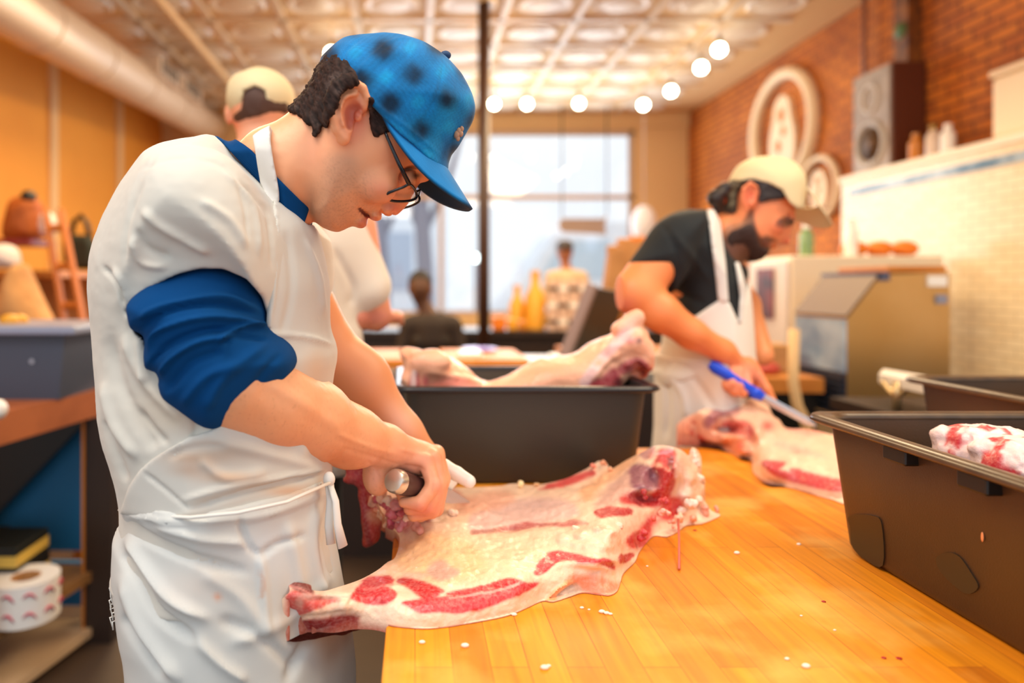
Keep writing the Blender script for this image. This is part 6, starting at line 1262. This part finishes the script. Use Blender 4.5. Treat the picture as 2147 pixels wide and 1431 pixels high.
# cap
M_cap2 = mat('cream_canvas', '#ddcba0', .8, bump=(300, .15, .001))
v = Vol((.80, 1.82, 1.52), (1.18, 2.08, 1.76), .0045)
v.inf(c5([(640, 185), (650, 165), (680, 118), (730, 84), (800, 66), (880, 66), (950, 86), (1000, 125), (1030, 200), (1000, 400), (900, 480), (700, 480), (600, 300)]), D2, .096, .10, 0, sub=3)
v.region(c5([(560, 230), (650, 185), (690, 192), (760, 180), (840, 200), (905, 232), (945, 300), (985, 330), (1100, 300), (1100, 0), (500, 0)]), D2, 1)
cp = solid('cap', v, M_cap2, m2, fl=[([(780, 70), (700, 120), (670, 170)], 3, -.002)])
f2 = np.array((.56, 0, -.828)); u2 = np.array((.828, 0, .56)); o2 = P(1736, 478, D2)-f2*.150
rows = []
for i in range(nt):
    th = math.radians(-86+172*i/(nt-1)); cs, sn = max(math.cos(th), 0), math.sin(th)
    for j in range(ns):
        s = j/(ns-1); q0 = .088*cs**.9-.01+.072*cs**.45*s; b_ = .085*sn; rows.append(o2+f2*q0+np.array((0, b_, 0))-u2*(4.5*b_*b_))
rows = np.array(rows); n0 = len(rows)
br = obj_from('brim', np.concatenate([rows+u2*.0025, rows-u2*.0025]), Fq, M_cap2, cp, True)
# black T-shirt
T2 = c5([(530, 335), (480, 332), (440, 330), (370, 345), (300, 380), (250, 430), (205, 505), (215, 600), (300, 700), (320, 800), (310, 1000), (300, 1200), (760, 1200), (772, 1050), (760, 860), (742, 700), (720, 620), (640, 530), (590, 420)])
v = Vol((.52, 1.70, .93), (1.06, 2.22, 1.60), .0065); v.inf(T2, D2+.02, .165, .15, 0, sub=3, sx=.1)
tv2 = v.copy()
v.inf(c5([(530, 350), (380, 350), (300, 385), (250, 432), (200, 510), (140, 600), (180, 625), (240, 650), (300, 690), (335, 760), (400, 700), (480, 560)]), 1.86, .085, .08, .02, sub=3); v.inf(c5([(600, 400), (680, 560), (740, 640), (700, 700), (560, 500)]), 2.12, .07, .06, .02, sub=3)
v.region(c5([(120, 612), (145, 615), (230, 645), (300, 685), (330, 745), (260, 860), (60, 830), (60, 640)]), D2, 1, 's', yhi=1.9)
V, Q = v.mesh(); V = relax(V, Q, 1); V = folds(V, Q, [(c5([(300, 400), (380, 520), (390, 700)]), 7, -.006), (c5([(330, 430), (450, 560), (560, 700)]), 8, .005), (c5([(320, 740), (400, 760), (520, 800)]), 7, -.006)])
obj_from('t_shirt', V, Q, mat('black_cotton', '#12181b', .85, vary=(9, .3, '#1c2327')), m2, True)
# apron
a_ = tv2.copy(); a_.f -= .007
a_.region(c5([(460, 872), (520, 830), (590, 782), (640, 790), (690, 900), (740, 680), (790, 800), (800, 1300), (200, 1300), (250, 960), (330, 930)]), D2, 1)
V, Q = a_.mesh(); V = relax(V, Q, 1); p1 = (V, Q, paint(V, '#e4e1d8', [('e', (1440, 740, 60, 26), '#c99a68', 1, .6), ('e', (1490, 790, 30, 40), '#cfa070', 1, .6)], vnorm(V, Q), (8, 14)))
v = Vol((.52, 1.70, .50), (1.08, 2.24, 1.14), .008); v.inf([(1372, 700), (1370, 900), (1366, 1250), (1600, 1250), (1560, 800), (1583, 740), (1582, 640), (1372, 640)], D2+.02, .17, .14, 0, sub=3); 
v.region([(1300, 735), (1420, 745), (1500, 760), (1700, 745), (1800, 1500), (1200, 1500)], D2, 1)
V, Q = v.mesh(); V = relax(V, Q, 1); V = folds(V, Q, [([(1385, 760), (1400, 840), (1395, 920)], 6, -.008), ([(1380, 760), (1430, 820), (1440, 880)], 7, .008), ([(1400, 745), (1460, 800), (1500, 860)], 7, -.006)])
p2 = (V, Q, paint(V, '#e2e0da', [('e', (1490, 800, 40, 50), '#d0a070', 1, .6), ('e', (1400, 740, 60, 30), '#c9a078', 1, .6)], vnorm(V, Q), (8, 14)))
ao = merge('apron', [p1, p2], M_apron, m2)
for rg in (c5([(528, 330), (592, 330), (605, 450), (625, 600), (640, 800), (588, 800), (570, 640), (545, 450)]), c5([(668, 590), (690, 590), (730, 720), (705, 905), (685, 905), (695, 760)])):
    s_ = tv2.copy(); s_.rc(P(1520, 520, D2), P(1470, 560, D2), .062, .08, .03); s_.f -= .012; s_.region(rg, D2, 1, yhi=D2+.02); solid('apron_strap', s_, M_strap, ao)
v = Vol((.58, 1.8, .07), (1.0, 2.2, 1.05), .010)
for s in (-1, 1): v.chain([(.80, 2.0+s*.065, .95), (.80, 2.0+s*.075, .5), (.74, 2.0+s*.10, .10)], [.075, .066, .058], .02)
solid('trousers', v, mat('black_trousers', '#15151a', .8), m2)
for s in (-1, 1):
    v = Vol((.64, 2+s*.1-.06, .0), (.98, 2+s*.11+.06, .13), .006); v.rc((.70, 2+s*.1, .05), (.90, 2+s*.11, .043), .045, .04, .02); solid('shoe', v, M_shoe, m2)
kn = thing('boning_knife', 'knife with a bright blue handle held by the bearded butcher', 'knife', P(1540, 800, 1.8))
a, b = P(1488, 762, 1.815), P(1598, 832, 1.785); M_bk = mat('blue_handle', '#0a4ae0', .3)
MB().tube([a, a*.9+b*.1, a*.5+b*.5, b], [.010, .017, .014, .013], 14).build('handle', M_bk, kn, 'auto')
MB().ball(P(1586, 825, 1.785), (.018, .012, .016), 12).build('finger_guard', M_bk, kn, True)
c = P(1712, 893, 1.72); MB().tube([b, b*.5+c*.5, b*.15+c*.85, c], [.010, .010, .009, .001], 8, flat=(.15, 1)).build('blade', M_chrome, kn)

# ================================================================ THIRD BUTCHER, seen from behind
D3 = 1.78
m3 = thing('person', 'man in a white T-shirt and backwards cream cap seen from behind, beyond the blue cap', 'person', (P(600, 1000, D3)[0], D3, 0))
v = Vol((-.62, 1.60, .02), (-.02, 2.02, 1.86), .009)
v.ell(P(548, 218, D3), (.078, .098, .098), 0); v.ell(P(548, 262, D3+.01), (.062, .07, .05), .02); v.rc(P(548, 255, D3), P(565, 360, D3), .056, .066, .02)
for s in (-1, 1): v.ell(P(548+s*67, 238, D3), (.012, .02, .03), .006)
v.rc(P(560, 390, D3), P(600, 800, D3), .12, .12, .05); v.rc(P(440, 400, D3), P(700, 440, D3), .055, .055, .05)
v.chain([P(745, 470, D3), P(775, 620, D3+.03), P(790, 660, D3+.04)], [.055, .046, .042], .02); v.chain([P(742, 662, D3), P(800, 662, D3+.12)], [.04, .032], .01); v.ell(P(826, 664, D3+.16), (.03, .04, .02), .01)
v.chain([P(400, 440, D3), P(400, 620, D3+.02), P(470, 680, D3+.18)], [.05, .043, .03], .02)
for s in (-1, 1): v.chain([(-.36+s*.09, D3, .9), (-.36+s*.1, D3, .5), (-.36+s*.11, D3-.02, .08)], [.08, .06, .045], .02); v.rc((-.36+s*.11, D3-.02, .05), (-.36+s*.12, D3+.14, .045), .035, .03, .02)
for k, s in enumerate((0, .012, .024, .036)): v.chain([P(826, 664, D3+.18), P(836, 668, D3+.22+s*.3), P(838+k*2, 676, D3+.24)], [.012, .010, .008], .004)
V, Q = v.mesh(); parts = [(V, Q, paint(V, '#e8a07c', [('e', (545, 268, 40, 14), '#f0b494', 1, .8), ('e', (780, 665, 60, 20), '#b9695c', 1, .8), ('e', (490, 262, 12, 12), '#e87a5c', 1, .8)], vnorm(V, Q), (3, 40)))]
merge('body', parts, M_skin, m3)
v = Vol((-.56, 1.66, 1.68), (-.28, 1.92, 1.88), .006); v.ell(P(548, 216, D3), (.082, .102, .100), 0); v.region([(505, 228), (515, 175), (560, 170), (612, 205), (612, 238), (585, 236), (560, 240), (520, 250), (500, 262), (488, 240)], 9, 2)
solid('hair', v, mat('brown_hair', '#4a2c1e', .6), m3, nz=(60, .003))
v = Vol((-.58, 1.64, 1.70), (-.26, 1.94, 1.93), .005); v.ell(P(547, 206, D3), (.088, .108, .075), 0); v.region([(470, 245), (478, 160), (560, 130), (640, 160), (640, 226), (612, 226), (590, 222), (557, 222), (556, 190), (535, 180), (512, 190), (505, 232), (494, 246)], 9, 1)
cp3 = solid('cap', v, M_cap2, m3)
v = Vol((-.50, 1.82, 1.68), (-.32, 2.02, 1.80), .006); v.ell(P(548, 212, D3+.13), (.075, .07, .006), 0); solid('brim', v, M_cap2, cp3)
v = Vol((-.68, 1.60, .88), (.02, 2.0, 1.66), .008)
v.inf([(560, 300), (480, 320), (400, 350), (370, 420), (380, 700), (390, 1000), (745, 1000), (765, 740), (745, 640), (760, 520), (740, 440), (680, 380), (610, 320)], D3, .15, .12, 0, sub=3)
v.rc(P(705, 460, D3), P(765, 600, D3+.02), .075, .070, .06); v.rc(P(400, 420, D3), P(398, 560, D3+.02), .06, .062, .03)
solid('t_shirt', v, mat('offwhite_cotton', '#ddd5c6', .85), m3, rel=2, fl=[([(700, 520), (740, 600), (735, 640)], 8, -.008), ([(690, 500), (700, 620), (730, 740)], 8, .006)])
MB().tube([P(672, 470, D3-.155), P(676, 530, D3-.16), P(690, 600, D3-.155)], .016, 8, flat=(1, .25)).build('apron_strap', mat('tan_strap', '#c99a66', .7), m3, True)
v = Vol((-.56, 1.6, .07), (-.16, 1.95, 1.0), .012); v.rc((-.42, D3, .92), (-.30, D3, .92), .10, .10, .03)
for s in (-1, 1): v.chain([(-.36+s*.08, D3, .88), (-.36+s*.1, D3, .5), (-.36+s*.11, D3-.02, .10)], [.09, .07, .06], .02)
solid('trousers', v, bpy.data.materials['black_trousers'], m3)
for s in (-1, 1):
    v = Vol((-.36+s*.11-.06, 1.68, 0), (-.36+s*.11+.07, 2.0, .13), .007); v.rc((-.36+s*.11, 1.74, .05), (-.36+s*.12, 1.92, .043), .045, .04, .02); solid('shoe', v, M_shoe, m3)

# ================================================================ CUSTOMERS NEAR THE WINDOW
def far_person(label, X, Y, hz, col, skin, capc, hair, lean=0, sh=.2, face=1):
    t = thing('person', label, 'person', (X, Y, 0)); h = .016
    v = Vol((X-.4, Y-.3, .0), (X+.4, Y+.35, hz+.05), h)
    v.ell((X+lean, Y, hz-.12), (.078, .095, .115), 0); v.rc((X+lean, Y, hz-.2), (X, Y, hz-.33), .05, .06, .02); v.rc((X, Y, hz-.40), (X, Y, .95), .10, .11, .05); v.rc((X-sh+.05, Y, hz-.38), (X+sh-.05, Y, hz-.38), .05, .05, .05)
    v.ell((X+lean+.0, Y-.095, hz-.13), (.012, .018, .018), .01)
    for s in (-1, 1):
        v.ell((X+lean+s*.078, Y, hz-.13), (.012, .02, .03), .008)
        v.chain([(X+s*sh, Y, hz-.40), (X+s*(sh+.05), Y-.02, hz-.66), (X+s*(sh-.06), Y-.22, hz-.74)], [.05, .042, .032], .02); v.ell((X+s*(sh-.08), Y-.26, hz-.75), (.03, .04, .025), .01)
        v.chain([(X+s*.09, Y, .95), (X+s*.1, Y, .5), (X+s*.1, Y+.02, .06)], [.09, .065, .05], .02); v.rc((X+s*.1, Y+.02, .04), (X+s*.11, Y-.14, .04), .035, .03, .02)
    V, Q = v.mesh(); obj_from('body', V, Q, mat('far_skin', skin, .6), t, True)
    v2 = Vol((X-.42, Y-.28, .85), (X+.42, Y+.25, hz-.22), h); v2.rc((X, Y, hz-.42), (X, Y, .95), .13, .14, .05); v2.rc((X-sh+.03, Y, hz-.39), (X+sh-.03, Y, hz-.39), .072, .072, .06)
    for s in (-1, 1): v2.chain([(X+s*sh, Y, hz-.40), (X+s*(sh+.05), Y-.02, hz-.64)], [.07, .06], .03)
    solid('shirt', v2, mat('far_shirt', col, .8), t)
    v3 = Vol((X-.25, Y-.2, .05), (X+.25, Y+.2, 1.0), h); v3.rc((X-.05, Y, .93), (X+.05, Y, .93), .12, .12, .03)
    for s in (-1, 1): v3.chain([(X+s*.09, Y, .9), (X+s*.1, Y, .5), (X+s*.1, Y+.02, .10)], [.10, .08, .065], .02)
    solid('trousers', v3, M_black, t)
    v4 = Vol((X+lean-.12, Y-.13, hz-.2), (X+lean+.12, Y+.15, hz+.04), .012); v4.ell((X+lean, Y+.012, hz-.095), (.088, .10, .108), 0); 
    v4.ap(lambda X_, Y_, Z_: (hz-.10)-Z_+(Y_-Y)*-.6+0*X_, (X, Y, hz), (X, Y, hz), .01, 'i')
    solid('hair', v4, mat('far_hair', hair, .7), t)
    if capc:
        v5 = Vol((X+lean-.13, Y-.2, hz-.12), (X+lean+.13, Y+.14, hz+.05), .012); v5.ell((X+lean, Y, hz-.06), (.094, .108, .08), 0); v5.ell((X+lean, Y-.12, hz-.06), (.07, .07, .01), .01); solid('cap', v5, mat('far_cap', capc, .7), t)
    return t
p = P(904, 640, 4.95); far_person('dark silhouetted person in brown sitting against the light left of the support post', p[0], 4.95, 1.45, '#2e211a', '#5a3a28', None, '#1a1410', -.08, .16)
p = P(1188, 560, 7.4); far_person('customer in a cream top and dark cap behind the stacked tins by the window', p[0], 7.4, 1.83, '#cdb190', '#a86a4c', '#4a3f3a', '#2a201c', -.02, .17)
